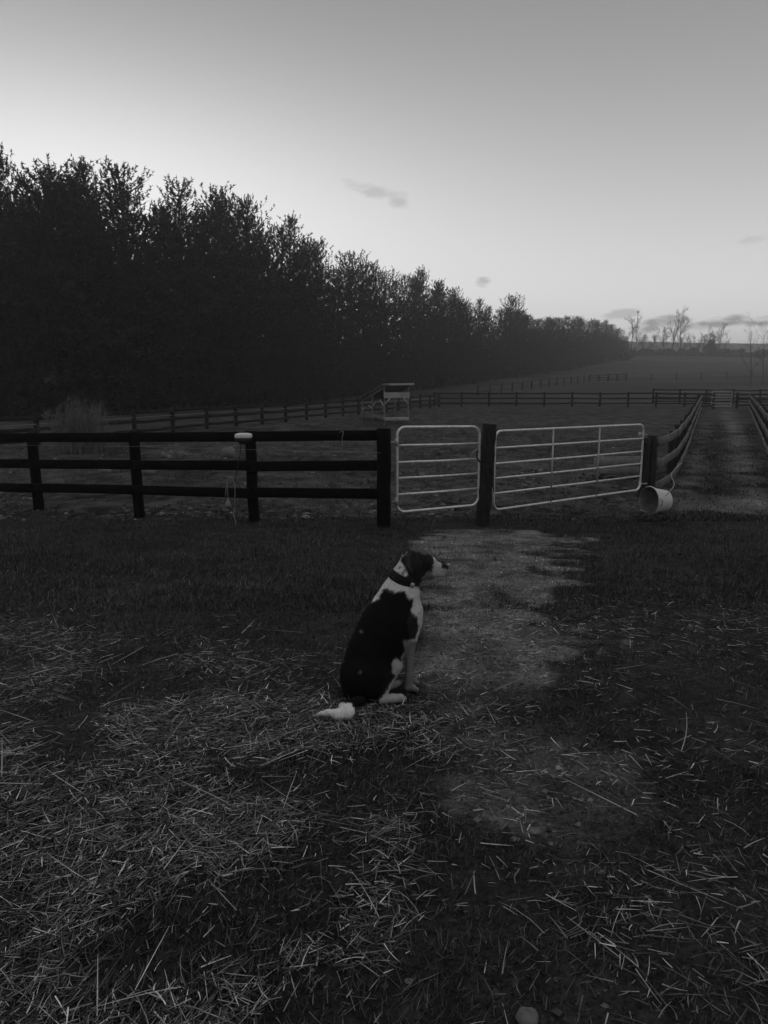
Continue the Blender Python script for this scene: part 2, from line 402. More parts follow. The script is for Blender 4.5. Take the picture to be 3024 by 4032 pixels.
ribbons(n, np.stack([sx, sy, sz], 1), yaw, pt, ln, rng.uniform(.0016, .0048, n), rng.normal(0, .10, n) + rng.choice([0, 0, 0, 1, -1], n) * rng.uniform(.2, .7, n),
        (np.exp(rng.normal(math.log(.14), .95, n))).clip(.015, .95), 'straw', M['straw'],
        'loose dry hay stalks strewn over the ground around the dog', 'straw')
# crumbs of soil and fine gravel
n = 85000
sx, sy = scatter(n, -3.6, 3.6, .9, 9.5, lambda a, b: np.clip(.25 + 5 * (soil_tone(a, b, np.zeros_like(a)) - .03), .1, 1), 1.3)
sz = ground_z(sx, sy); sr = np.exp(rng.normal(math.log(.0045), .5, n)).clip(.002, .02) * (.8 + .03 * sy)
oct_ = np.array([(1, 0, 0), (0, 1, 0), (-1, 0, 0), (0, -1, 0), (0, 0, .8), (0, 0, -.8)]); of = np.array([(0, 1, 4), (1, 2, 4), (2, 3, 4), (3, 0, 4)])
V = np.stack([sx, sy, sz + sr * .2], 1)[:, None, :] + oct_[None] * sr[:, None, None] * rng.uniform(.6, 1.5, (n, 6, 1)) + rng.normal(0, .2, (n, 6, 3)) * sr[:, None, None]
F = (np.arange(n)[:, None, None] * 6 + of[None]).reshape(-1, 3)
tag(build_np('soil_crumbs', V.reshape(-1, 3), F, M['crumb'], tone=np.repeat(np.clip(soil_tone(sx, sy, sz) * np.exp(rng.normal(.05, .45, n)), .012, .5), 6)), 'crumbs of soil and grit on the ground', 'soil', kind='stuff')
# clods and droppings in the trampled paddock
n = 16000
sx, sy = scatter(n, -4.6, 3.4, 12.2, 34, lambda a, b: np.clip(.3 + 2.2 * fbm(a, b, 1.1, 3, 19), .03, 1) * (a < 5.2 + (b - 14.6) * .44), 1.2)
sz = ground_z(sx, sy); sr = np.exp(rng.normal(math.log(.022), .5, n)).clip(.008, .07)
V = np.stack([sx, sy, sz + sr * .1], 1)[:, None, :] + oct_[None] * np.array((1.3, 1.3, .7)) * sr[:, None, None] * rng.uniform(.6, 1.5, (n, 6, 1)) + rng.normal(0, .2, (n, 6, 3)) * sr[:, None, None]
F = (np.arange(n)[:, None, None] * 6 + of[None]).reshape(-1, 3)
tag(build_np('soil_clods', V.reshape(-1, 3), F, M['crumb'], tone=np.repeat((.045 * np.exp(rng.normal(0, .7, n))).clip(.01, .22), 6)), 'clods of trampled soil in the paddock', 'soil', kind='stuff')
# long single stalks
n = 150
sx, sy = scatter(n, -3.0, 2.6, 1.2, 5.0, lambda a, b: np.clip(straw_density(a, b) + .04, 0, 1), 1.2)
sz = ground_z(sx, sy) + .02
ribbons(n, np.stack([sx, sy, sz], 1), rng.uniform(0, 6.28, n), rng.normal(.05, .08, n), rng.uniform(.12, .30, n), rng.uniform(.0025, .0042, n),
        rng.normal(0, .12, n), rng.uniform(.2, .7, n), 'straw', M['straw'], 'long thick hay stems lying across the litter', 'straw', nseg=5)
def grass_density(x, y):
    px, py = proj(x, y, np.zeros_like(x)); d = np.clip(.55 + 1.2 * fbm(x, y, .5, 3, 13), .05, 1)
    st = soil_tone(x, y, np.zeros_like(x))
    d = d * (1 - .95 * sstep(.045, .08, st)) * (1 - .6 * np.clip(straw_density(x, y), 0, 1))
    return d
def grass(n, x0, x1, y0, y1, hgt, wid, tone, label, pw=1.0, dens=grass_density):
    gx, gy = scatter(n, x0, x1, y0, y1, dens, pw); g_z = ground_z(gx, gy)
    h = hgt * rng.uniform(.4, 1.5, n) * (1 + .5 * fbm(gx, gy, .8, 2, 7))
    ribbons(n, np.stack([gx, gy, g_z - .004], 1), rng.uniform(0, 6.28, n), rng.uniform(.35, 1.4, n), h, wid * rng.uniform(.6, 1.4, n),
            rng.normal(0, .6, n), tone * np.exp(rng.normal(0, .55, n)) * (1 + .5 * fbm(gx, gy, 1.2, 2, 23)), 'grass', M['grass'], label, 'grass', nseg=2, sides=2, taper=.9)
grass(150000, -4.0, 4.0, 1.0, 6.5, .035, .0035, .06, 'short dark turf among the straw', 1.2)
grass(210000, -4.6, 4.6, 5.0, 12.3, .05, .006, .052, 'short dark turf sloping down to the paddock fence', 1.0)
def lane_d(x, y):
    lx = 5.25 + (y - 14.6) * .444
    return np.clip(.25 + .8 * (x > lx) + 1.1 * fbm(x, y, 1.2, 3, 13), 0.03, 1) * np.where(x > lx, 1, .25) * (1 - .9 * sstep(.04, .07, soil_tone(x, y, np.zeros_like(x))))
grass(90000, -4.6, 5.5, 12.0, 40, .07, .016, .042, 'rough tufts of grass in the lane and paddock', 1.4, lane_d)

# ------------------------------------------------------------------ stones
def rock(name, c, rx, ry, rz, m, label, group=None, seed=0, cat='stone'):
    r_ = np.random.default_rng(seed); nu, nv = 14, 9; V = []
    ph = r_.random(6) * 6
    for i in range(nv + 1):
        a = math.pi * i / nv
        for j in range(nu):
            b = 2 * math.pi * j / nu; d = np.array((math.sin(a) * math.cos(b), math.sin(a) * math.sin(b), math.cos(a)))
            k = 1 + .12 * math.sin(3 * b + ph[0] + 2 * d[2]) + .1 * math.sin(5 * d[0] + ph[1]) + .08 * math.sin(7 * d[1] + ph[2]) + r_.uniform(-.02, .02)
            V.append((d[0] * rx * k, d[1] * ry * k, d[2] * rz * k))
    J = np.arange((nv + 1) * nu).reshape(nv + 1, nu); J2 = np.roll(J, -1, 1)
    F = np.stack([J[:-1], J[1:], J2[1:], J2[:-1]], -1).reshape(-1, 4)
    o = build_np(name, np.array(V) + c, F, m, smooth=True, origin=c); tag(o, label, cat, group); return o
peb = [(2100, 3275, .020), (2028, 3312, .013), (1940, 3238, .012), (1880, 3243, .012), (2165, 3325, .010), (2000, 3165, .010),
       (2145, 3130, .011), (2070, 3205, .010), (1610, 3870, .009), (2290, 3160, .010), (2365, 3432, .010), (2160, 3155, .008)]
for i, (px, py, r) in enumerate(peb):
    g_ = G(px, py); c = (g_[0], g_[1], float(ground_z(g_[0], g_[1])) + r * .25)
    big = i == 0
    rock('stone', c, r * 1.25, r, r * .6, M['stone'],
         'flat oval pebble, the largest of those on the bare soil right of the dog' if big else ('lone pebble in the dark soil near the bottom of the picture' if i == 8 else 'small pebble bedded in the bare soil patch'),
         'pebbles in the bare soil', 100 + i)
g_ = G(2075, 4020); rock('stone', (g_[0], g_[1], float(ground_z(g_[0], g_[1])) + .015), .026, .024, .02, M['paleston'], 'pale round stone cut by the bottom edge of the picture', None, 77)

# ------------------------------------------------------------------ fences
def post_mb(b, top, w, d, yaw=0, jit=.006, seg=6):
    mb = MB(); mb.beam(b, top, w, d, seg=seg, jit=jit, side=(math.cos(yaw), math.sin(yaw), 0)); return mb
def fence(name, label, P3, H, rails, bh, bt, side, mpost, mrail, pw=.1, jit=.006, ztop=None, seg=4, wires=(), posth=None, skip_first=False):
    """P3: list of (x,y) post positions; rails: heights of board centres above ground; side: +1/-1 which face carries the boards"""
    base = [np.array((x, y, gz(x, y))) for x, y in P3]
    e = empty(name, base[0])
    tag(e, label, 'fence')
    for i, b in enumerate(base):
        h = (posth or H) + random.uniform(-.02, .03)
        t0 = base[min(i+1, len(base)-1)] - base[max(i-1, 0)]; yaw = math.atan2(t0[1], t0[0])
        lean = np.array((random.uniform(-.02, .02), random.uniform(-.02, .02), 0))
        if skip_first and i == 0: continue
        post_mb(b - (0, 0, .25), b + (0, 0, h) + lean, pw, pw * 1.1, yaw, jit).build('post', mpost, e)
    for i in range(len(base) - 1):
        a, b = base[i], base[i+1]; t = b - a; t /= np.linalg.norm(t); s_ = np.array((t[1], -t[0], 0)) * side * (pw * .55 + bt * .5 + .004)
        for r in rails:
            za = r + random.uniform(-.025, .025); zb = r + random.uniform(-.025, .025)
            mb = MB(); mb.beam(a + s_ + (0, 0, za) + t * .004, b + s_ + (0, 0, zb) - t * .004, bt, bh, seg=seg, jit=jit * .8, bow=(0, 0, random.uniform(-.025, .005)))
            mb.build('rail', mrail, e)
    for off, r, rad in wires:
        pts = []
        for b in base: pts.append(b + np.array((0, 0, r + random.uniform(-.01, .01))) + np.array((0, -off, 0)))
        mb = MB(); mb.ring_tube(pts, rad, 4); mb.build('wire', M['wire'], e)
    return e
# near left fence, post by post
lp = [(1511, 11.20, 1692), (985, 11.85, 1697), (525, 12.49, 1699), (124, 13.09, 1702), (-255, 13.75, 1703), (-640, 14.5, 1704)]
e = empty('board_fence', P(1511, 2080, 11.2)); tag(e, 'black three board fence left of the gates, nearest to the dog', 'fence')
tops = []
for i, (px, Yd, yt) in enumerate(lp):
    t = P(px, yt, Yd); b = np.array((P(px, 2050, Yd)[0], Yd, gz(t[0], Yd))); b[0] = t[0] + (.02 if i else 0)
    tops.append(t)
    w = .185 if i == 0 else .145
    post_mb(b - (0, 0, .3), t + (0, 0, .0 if i else .02), w, w, -.3, .007, 8).build('post', M['black'], e)
for i in range(len(tops) - 1):
    a, b = tops[i+1].copy(), tops[i].copy()
    for dz, k in ((-.09, 0), (-.55, 1), (-.98, 2)):
        off = np.array((0, -.12, 0)) if i else np.array((0, .0, 0))
        A = a + (0, -.105, dz + random.uniform(-.012, .012)); B = b + (0, -.105 if i else 0.03, dz + random.uniform(-.01, .01))
        if i == 0: B = B - (.09, 0, 0)
        t = (B - A) / np.linalg.norm(B - A)
        mb = MB(); mb.beam(A + t * .004, B - t * .004, .04, .158, seg=6, jit=.004); mb.build('rail', M['black'], e)
wpts = [P(px, y, Yd - .2) for px, y, Yd in ((-640, 1745, 14.6), (100, 1753, 13.2), (525, 1758, 12.5), (960, 1770, 11.9), (1500, 1783, 11.2))]
mb = MB(); mb.ring_tube(wpts, .0022, 4); mb.build('wire', M['wire'], e)

# gates
def gate(name, label, pl, pr, hl, hr, nr, stays, rad=.021, m='galv'):
    """pl/pr: bottom left/right corners, hl/hr heights; nr rails"""
    pl = np.array(pl); pr = np.array(pr); t = pr - pl; L = np.linalg.norm(t); t = t / L
    e = empty(name, pl); tag(e, label, 'gate')
    UL = pl + (0, 0, hl); UR = pr + (0, 0, hr); rc = .13; up = np.array((0, 0, 1.))
    def corner(c, d1, d2):
        return [c + d1 * rc * (1 - math.sin(a)) + d2 * rc * (1 - math.cos(a)) for a in np.linspace(math.pi / 2 * 0, math.pi / 2, 7)]
    tt = (UR - UL) / np.linalg.norm(UR - UL); tb = t
    path = []
    path += corner(UL, tt, -up)[::-1][::-1]
    c1 = [UL - up * rc * (1 - math.sin(a)) + tt * rc * (1 - math.cos(a)) for a in np.linspace(0, math.pi/2, 7)]
    c2 = [UR - tt * rc * (1 - math.sin(a)) - up * rc * (1 - math.cos(a)) for a in np.linspace(0, math.pi/2, 7)]
    c3 = [pr + up * rc * (1 - math.sin(a)) - tb * rc * (1 - math.cos(a)) for a in np.linspace(0, math.pi/2, 7)]
    c4 = [pl + tb * rc * (1 - math.sin(a)) + up * rc * (1 - math.cos(a)) for a in np.linspace(0, math.pi/2, 7)]
    path = c1 + c2 + c3 + c4 + [c1[0]]
    mb = MB(); mb.ring_tube(path, rad, 10, cap=False); mb.build('frame', M[m], e, smooth=True)
    for k in range(1, nr - 1):
        f = k / (nr - 1)
        f = f + (.0 if nr < 6 else (.012 * math.sin(f * 6)))
        a = UL + (pl - UL) * f; b = UR + (pr - UR) * f
        mb = MB(); mb.ring_tube([a + t * .01, (a + b) / 2 + (0, 0, -.004), b - t * .01], rad * .85, 10); mb.build('rail', M[m], e, smooth=True)
    for s_ in stays:
        a = pl + (pr - pl) * s_ + (0, 0, .01); b = UL + (UR - UL) * s_ - (0, 0, .01)
        off = np.cross(t, up) * .018
        mb = MB(); mb.beam(a + off, b + off, .038, .008, seg=2, side=t); mb.build('stay', M['galvdull'], e)
    return e
a, b = P(1563, 2018, 11.25), P(1883, 1988, 11.75)
ga = gate('metal_gate', 'narrow galvanised tube gate between the thick fence post and the leaning post', a, b, P(1563, 1682, 11.25)[2] - a[2], P(1883, 1680, 11.75)[2] - b[2], 6, [])
# its hinges
for y in (1742, 1975):
    h = P(1547, y, 11.23); mb = MB(); mb.ring_tube([h + (-.06, 0, 0), h + (.05, 0, 0)], .012, 8); mb.ring_tube([h + (.055, 0, -.05), h + (.055, 0, .05)], .03, 10)
    mb.build('hinge', M['galvdull'], ga, smooth=True)
a, b = P(1942, 2009, 12.0), P(2519, 1928, 14.45)
gb = gate('metal_gate', 'wide galvanised tube gate swung back at an angle, right of the leaning post', a, b, P(1942, 1698, 12.0)[2] - a[2], P(2519, 1671, 14.45)[2] - b[2], 6, [.345, .66])
for y in (1712, 1905):
    h = P(2530, y, 14.5); mb = MB(); mb.ring_tube([h + (-.04, 0, 0), h + (.1, .03, 0)], .014, 8); mb.ring_tube([h + (-.05, 0, -.05), h + (-.05, 0, .05)], .032, 10)
    mb.build('hinge', M['galvdull'], gb, smooth=True)
# leaning gate post
b = np.array(P(1898, 2072, 11.75)); b[2] = gz(b[0], b[1])
gp = post_mb(b - (0, 0, .3), P(1927, 1669, 11.75), .19, .17, .2, .017, 16).build('gate_post', M['post'], origin=b)
tag(gp, 'rough weathered timber post leaning between the two metal gates', 'post')
# chain round the post
ch = empty('gate_chain', P(1880, 1800, 11.6)); tag(ch, 'dark chain looped from the narrow gate round the leaning post', 'chain')
cp = smooth_path([P(1856, 1800, 11.68), P(1862, 1782, 11.66), P(1880, 1772, 11.66), P(1878, 1800, 11.62), P(1893, 1822, 11.6), P(1915, 1838, 11.58), P(1940, 1832, 11.62)], 7)
for i in range(0, len(cp) - 1):
    a_, b_ = cp[i], cp[i+1]; mid = (a_ + b_) / 2; t = (b_ - a_) / np.linalg.norm(b_ - a_); u_ = np.cross(t, (0, 1, 0) if i % 2 else (0, .3, 1)); u_ /= np.linalg.norm(u_)
    ring = [mid + t * .024 * math.cos(q) + u_ * .012 * math.sin(q) for q in np.linspace(0, 2 * math.pi, 9)]
    mb = MB(); mb.ring_tube(ring, .004, 5, cap=False); mb.build('link', M['galvdull'] if i < 14 else M['dark'], ch, smooth=True)
mb = MB(); mb.ring_tube([P(1940, 1835, 11.6), P(1943, 1860, 11.6), P(1942, 1900, 11.6), P(1944, 1935, 11.6)], .008, 5); o = mb.build('hanging_chain', M['dark'], ch)

# lane fences
def line_posts(p0, p1, sp=2.44):
    p0 = np.array(p0, float); p1 = np.array(p1, float); L = np.linalg.norm(p1 - p0); k = max(1, round(L / sp))
    return [tuple(p0 + (p1 - p0) * i / k) for i in range(k + 1)]
# the double hinge post at the end of the wide gate
hb = np.array((5.17, 14.62, gz(5.27, 14.6)))
lane = [(5.36, 14.72), (6.5, 16.7), (7.45, 18.8)] + line_posts((8.45, 21.0), (25.4, 60.0), 2.44)
fence('board_fence', 'weathered three board fence along the left side of the lane', lane, 1.33,
      (.22, .68, 1.14), .16, .045, 1, M['post'], M['board'], pw=.12, jit=.016, posth=1.2)
hp = post_mb(hb - (0, 0, .3), hb + (0, 0, 1.22), .13, .16, .4, .009, 12).build('gate_post', M['post'], origin=hb)
tag(hp, 'dark split timber post that carries the hinges of the wide gate', 'post')
hb2 = hb + (.15, .07, 0)
hp2 = post_mb(hb2 - (0, 0, .3), hb2 + (0, 0, 1.26), .12, .15, .4, .009, 12).build('gate_post', M['post'], origin=hb2)
tag(hp2, 'second rough post standing close against the hinge post, where the lane fence starts', 'post')
fence('board_fence', 'weathered three board fence on the right side of the lane', line_posts((8.7, 16.0), (29.4, 60.0)), 1.3,
      (.25, .70, 1.15), .17, .045, -1, M['post'], M['board'], pw=.12, jit=.014)
# far cross fence with the small gate
fence('board_fence', 'dark three board fence across the far end of the large paddock', line_posts((4.6, 68.6), (29.5, 67.0)), 1.3, (.3, .74, 1.18), .13, .04, 1, M['farwood'], M['farwood'], pw=.16, jit=.004)
fence('board_fence', 'short dark fence closing the lane between its left fence and the far gate', line_posts((25.4, 60.4), (27.75, 62.9), 3), 1.32, (.3, .74, 1.18), .14, .04, 1, M['farwood'], M['farwood'], pw=.2, jit=.004)
fence('board_fence', 'dark board fence running right from the small far gate', line_posts((29.75, 63), (45, 61.5), 3), 1.3, (.3, .74, 1.18), .14, .04, 1, M['farwood'], M['farwood'], pw=.2, jit=.004)
fence('board_fence', 'dark board fence seen behind the far paddock fence, beside the small far gate', line_posts((26.8, 74.5), (42, 73)), 1.5, (.3, .66, 1.02, 1.4), .13, .04, 1, M['farwood'], M['farwood'], pw=.16, jit=.004)
a, b = P(2801, 1600, 62.5), P(2879, 1600, 63.0)
gate('metal_gate', 'small pale tube gate at the far end of the lane', a, b, 1.25, 1.25, 6, [], rad=.034, m='galvdull')
# left paddock fence, running away
fence('board_fence', 'black board fence along the left paddock edge in front of the pines', line_posts((-17.2, 15.0), (5.0, 67.8)), 1.15, (.25, .62, 1.0), .13, .04, 1, M['farwood'], M['farwood'], pw=.14, jit=.004, wires=((.12, .78, .012),))
# far field fences
fence('rail_fence', 'short piece of rail fence far out in the rising field', line_posts((38.5, 141), (48.3, 150), 3.5), 1.3, (.35, .8, 1.25), .12, .05, 1, M['farwood'], M['farwood'], pw=.2, jit=.004)
fence('rail_fence', 'faint rail fence below the pine wood in the far field', line_posts((12, 96), (37, 139), 4), 1.3, (.5, 1.2), .06, .05, 1, M['farwood'], M['farwood'], pw=.16, jit=.004)
fence('wire_fence', 'row of thin posts with wire crossing the rising field', line_posts((48.5, 150.2), (110, 143), 4.6), 1.4, (), .1, .04, 1, M['farwood'], M['farwood'], pw=.14, jit=.004, wires=((0, 1.2, .02), (0, .7, .02)))

# ------------------------------------------------------------------ roofed hay feeder in the paddock
def feeder():
    o0 = P(1514, 1676, 38.8); o0[2] = gz(o0[0], o0[1]); e = empty('roofed_feeder', o0)
    tag(e, 'tall narrow timber shelter with a sloping roof standing in the paddock', 'shelter')
    rt = np.array((1.24, .1, 0)); bk = np.array((-1.35, 7.0, 0)); g0 = o0
    hF, hB = 2.08, 1.2
    def pt(r, k, z): return g0 + rt * r + bk * k + (0, 0, z)
    for r in (0, 1):
        for k in (0, .5, 1):
            h = hF + (hB - hF) * k - .05
            MB().beam(pt(r, k, -.2), pt(r, k, h), .085, .085, 3, .003, side=(1, 0, 0)).build('post', M['greywood'], e)
    MB().beam(pt(-.04, -.009, 1.56), pt(1.04, -.009, 1.56), .04, .30, 3, .003).build('header_board', M['palewood'], e)
    MB().beam(pt(-.01, -.009, .34), pt(1.02, -.009, .36), .04, .17, 3, .003).build('kick_board', M['palewood'], e)
    for k in (.5, 1):
        MB().beam(pt(0, k, .35), pt(1, k, .35), .04, .15, 2, .003).build('kick_board', M['greywood'], e)
    for r in (0, 1):
        MB().beam(pt(r, 0, .35) + (0.05 if r == 0 else -.05, 0, 0), pt(r, 1, .35) + (0.05 if r == 0 else -.05, 0, 0), .035, .15, 3, .003).build('side_board', M['greywood'], e)
        MB().beam(pt(r, 0, hF - .1), pt(r, 1, hB - .1), .04, .13, 3, .003, side=(1, 0, 0)).build('rafter', M['greywood'], e)
    for r0, r1 in ((.02, .22), (.98, .78)):
        MB().beam(pt(r0, -.012, 1.12), pt(r1, -.012, 1.42), .045, .06, 1, 0).build('brace', M['palewood'], e)
    for k0, k1 in ((.03, .14), (.47, .36), (.53, .64), (.97, .86)):
        MB().beam(pt(-.03, k0, 1.05 - k0 * .5), pt(-.03, k1, 1.42 - k1 * .85), .05, .08, 1, 0, side=(1, 0, 0)).build('brace', M['palewood'], e)
    MB().beam(pt(.52, -.05, hF + .02), pt(.52, 1.08, hB - .02), 1.58, .05, 6, .004, side=(1, 0, 0)).build('roof', M['roof'], e)
    MB().beam(pt(-.12, -.055, hF + .03), pt(1.18, -.055, hF + .05), .03, .09, 2, .002).build('fascia', M['palewood'], e)
feeder()

# ------------------------------------------------------------------ wooden feed trough behind the wide gate
def trough():
    a = np.array((2352, 1888)); A = P(2352, 1886, 17.3); A[2] = gz(A[0], A[1]); B = A + (1.5, -.15, 0); B[2] = gz(B[0], B[1]) 
    e = empty('feed_trough', A); tag(e, 'low grey wooden feed trough behind the wide gate', 'trough'); bk = np.array((.06, .55, 0))
    for z, h in ((.42, .17), (.22, .16)):
        MB().beam(A + (0, 0, z), B + (0, 0, z), .035, h, 4, .003).build('side_board', M['greywood'], e)
        MB().beam(A + bk + (0, 0, z), B + bk + (0, 0, z), .035, h, 4, .003).build('side_board', M['greywood'], e)
    for q in (A, B): MB().beam(q + (0, .02, .3) , q + bk + (0, -.02, .3), .03, .34, 1, 0).build('end_board', M['greywood'], e)
    MB().beam(A + bk * .5 + (.02, 0, .14), B + bk * .5 + (-.02, 0, .14), .5, .025, 2, 0).build('bottom_board', M['black'], e)
    for f in (.12, .9):
        for k in (.1, .9):
            q = A + (B - A) * f + bk * k; MB().beam(q + (0, 0, -.1), q + (0, 0, .5), .08, .08, 1, 0, side=(1, 0, 0)).build('leg', M['greywood'], e)
trough()

# ------------------------------------------------------------------ muck tub lying on its side
def tub():
    g0 = G(2580, 2022); g0[2] = gz(g0[0], g0[1]); e = empty('muck_tub', g0); tag(e, 'large pale plastic tub lying on its side in front of the hinge post', 'tub')
    ax_ = np.array((.93, .35, -.05)); ax_ /= np.linalg.norm(ax_)       # from mouth to bottom
    side = np.cross(ax_, (0, 0, 1.)); side /= np.linalg.norm(side); up = np.cross(side, ax_)
    r0, r1, L, th = .243, .185, .38, .009
    c0 = g0 + (-.17, -.10, .243)
    prof = [(0, r0 + .014), (.012, r0 + .020), (.03, r0 + .016), (.032, r0)] + [(L * f, r0 + (r1 - r0) * f) for f in (.2, .4, .6, .8, .97)] + [(L, r1 - .01), (L, .0001)]
    inner = [(L - .012, .0001), (L - .012, r1 - .02), (L * .5, (r0 + r1) / 2 - th), (.03, r0 - th), (0, r0 - .002), (0, r0 + .014)]
    def lathe(pr, n=48):
        V = []
        for s_, r in pr:
            for k in range(n):
                th_ = 2 * math.pi * k / n; V.append(c0 + ax_ * s_ + side * r * math.cos(th_) + up * r * math.sin(th_))
        J = np.arange(len(pr) * n).reshape(len(pr), n); J2 = np.roll(J, -1, 1)
        return V, np.stack([J[:-1], J[1:], J2[1:], J2[:-1]], -1).reshape(-1, 4)
    V, F = lathe(prof + [(L - .003, .0002)][:0] + inner[3:][::-1][:0] + []); build_np('body', V, F, M['tub'], e, smooth=True)
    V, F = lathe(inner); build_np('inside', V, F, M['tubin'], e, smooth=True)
    for s_ in (-1, 1):      # rope handles through the rim
        b = c0 + ax_ * .03 + side * s_ * (r0 + .012) * .55 + up * (-.83 if s_ < 0 else .2) * (r0 + .012)
        if s_ < 0:
            o_ = -side * .2 - up
        else:
            b = c0 + ax_ * .04 + side * (r0 + .01) ; o_ = side
        o_ = o_ / np.linalg.norm(o_); tt = np.cross(ax_, o_)
        if s_ < 0: o_ = (-ax_ * .75 + o_ * -.1); o_ /= np.linalg.norm(o_); 
        pts = [b + tt * .06 * math.cos(a_) + o_ * .055 * math.sin(a_) + (0, 0, .01) for a_ in np.linspace(0, math.pi, 9)]
        mb = MB(); mb.ring_tube(pts, .011, 8); mb.build('rope_handle', M['rope'], e, smooth=True)
tub()
# rope trailing from the fence down behind the tub
rp = smooth_path([P(2685, 1822, 14.4), P(2668, 1838, 14.0), P(2650, 1856, 13.7), P(2643, 1875, 13.5), P(2654, 1897, 13.3), P(2652, 1915, 13.1), P(2636, 1936, 12.8), P(2622, 1950, 12.6)], 5)
mb = MB(); mb.ring_tube(rp, .009, 6); tag(mb.build('rope', M['rope'], smooth=True, origin=rp[0]), 'thin pale rope hanging from the lane fence behind the tub', 'rope')

# ------------------------------------------------------------------ electric fence charger, cords
c = P(959, 1722, 11.62); e = empty('fence_charger', c); tag(e, 'white topped fence charger box mounted on the top board of the near fence', 'charger')
def lozenge(c, w, d, zs):
    V = []; n = 24
    for z, k in zs:
        for i in range(n):
            t = 2 * math.pi * i / n; x = math.copysign(abs(math.cos(t)) ** .5, math.cos(t)); y = math.copysign(abs(math.sin(t)) ** .5, math.sin(t))
            V.append((c[0] + x * w * k, c[1] + y * d * k, c[2] + z))
    J = np.arange(len(zs) * n).reshape(len(zs), n); J2 = np.roll(J, -1, 1)
    F = np.stack([J[:-1], J2[:-1], J2[1:], J[1:]], -1).reshape(-1, 4); return V, F
V, F = lozenge(c, .135, .075, [(-.008, .001), (-.008, .96), (0, 1.0), (.035, 1.0), (.052, .93), (.062, .75), (.068, .4), (.07, .001)]); build_np('lid', V, F, M['white'], e, smooth=True)
V, F = lozenge(c, .135, .075, [(-.07, .001), (-.07, .8), (-.06, .93), (-.0085, .94), (-.0085, .001)]); build_np('case', V, F, M['dark'], e, smooth=True)
MB().beam(c + (0, .03, -.11), c + (0, .03, -.06), .16, .03, 1, 0, side=(1, 0, 0)).build('bracket', M['dark'], e)
mb = MB(); mb.ring_tube(smooth_path([c + (-.05, 0, -.06), P(947, 1775, 11.6), P(940, 1815, 11.58), P(932, 1860, 11.6), P(926, 1895, 11.6)], 4), .007, 6); mb.build('cable', M['dark'], e, smooth=True)
cc = smooth_path([P(888, 1955, 11.62), P(891, 1915, 11.62), P(896, 1892, 11.6), P(906, 1880, 11.6), P(917, 1890, 11.58), P(924, 1915, 11.56), P(925, 1960, 11.56), P(922, 2005, 11.56), P(921, 2030, 11.5), P(930, 2063, 11.4)], 5)
e = empty('hanging_cord', cc[0]); tag(e, 'pale cord looped over the lowest board near the charger, ending in a cone shaped plug', 'cord')
mb = MB(); mb.ring_tube(cc, .0075, 6); mb.build('cord_loop', M['cord'], e, smooth=True)
pl = smooth_path([P(894, 1890, 11.58), P(896, 1920, 11.56), P(898, 1966, 11.55)], 4); mb = MB(); mb.ring_tube(pl, .006, 6); mb.build('drop_cord', M['cord'], e, smooth=True)
q = P(898, 1964, 11.55); mb = MB(); mb.ring_tube([q, q - (0, 0, .02), q - (0, 0, .07), q - (0, 0, .1), q - (0, 0, .118), q - (0, 0, .122)], [.012, .02, .04, .05, .045, .01], 14); mb.build('plug', M['plug'], e, smooth=True)
tw = smooth_path([P(1338, 1703, 11.28), P(1345, 1698, 11.26), P(1352, 1701, 11.22), P(1347, 1725, 11.2), P(1349, 1750, 11.2), P(1344, 1754, 11.2), P(1353, 1753, 11.2)], 4)
mb = MB(); mb.ring_tube(tw, .004, 5); tag(mb.build('twine', M['rope'], smooth=True, origin=tw[0]), 'short white twine hanging over the top board near the gate', 'twine')

# ------------------------------------------------------------------ things lying in the left paddock
c = P(900, 1788, 22.5); rock('boulder', (c[0], 22.5, gz(c[0], 22.5) + .13), .22, .2, .2, M['paleston'], 'pale rounded boulder in the paddock seen below the charger', None, 5, 'boulder')
for i, (px, py, r) in enumerate(((412, 1862, .13), (585, 1866, .17), (868, 1852, .1))):
    g_ = G(px, py); rock('stone', (g_[0], g_[1], gz(g_[0], g_[1]) + r * .3), r * 1.3, r, r * .7, M['paleston'],
                         ('low grey clod in the paddock left of the second fence post', 'grey clod under the hay heap, between the boards', 'small clod below the pale boulder')[i], None, 40 + i, 'clod')
def heap(name, c, w, d, h, n, m, label, cat, tone=None):
    e = empty(name, c); tag(e, label, cat)
    r_ = rng; a = r_.uniform(0, 6.28, n); rr = np.sqrt(r_.random(n)); x = c[0] + np.cos(a) * rr * w; y = c[1] + np.sin(a) * rr * d
    z = c[2] + h * (1 - rr ** 1.5) * r_.random(n) ** .5
    mb = MB()
    for i in range(n):
        t = r_.normal(0, 1, 3); t[2] = abs(t[2]) * .6; t /= np.linalg.norm(t); L = r_.uniform(.06, .22)
        p = np.array((x[i], y[i], z[i])); mb.ring_tube([p, p + t * L * .5, p + t * L + r_.normal(0, .02, 3)], [.008, .007, .003], 3, cap=False)
    mb.build('stalks', m, e)
    core = MB(); nu = 20; V = []
    for i in range(6):
        for j in range(nu):
            b_ = 2 * math.pi * j / nu; k = math.cos(i / 5 * math.pi / 2); kk = 1 + .2 * math.sin(3 * b_ + i) + .1 * math.sin(7 * b_)
            V.append((c[0] + w * .9 * k * kk * math.cos(b_), c[1] + d * .9 * k * kk * math.sin(b_), c[2] - .03 + h * .75 * math.sin(i / 5 * math.pi / 2) * (1 + .15 * math.sin(5 * b_ + i))))
    J = np.arange(6 * nu).reshape(6, nu); J2 = np.roll(J, -1, 1); build_np('heap_core', V, np.stack([J[:-1], J2[:-1], J2[1:], J[1:]], -1).reshape(-1, 4), m, e, smooth=True)
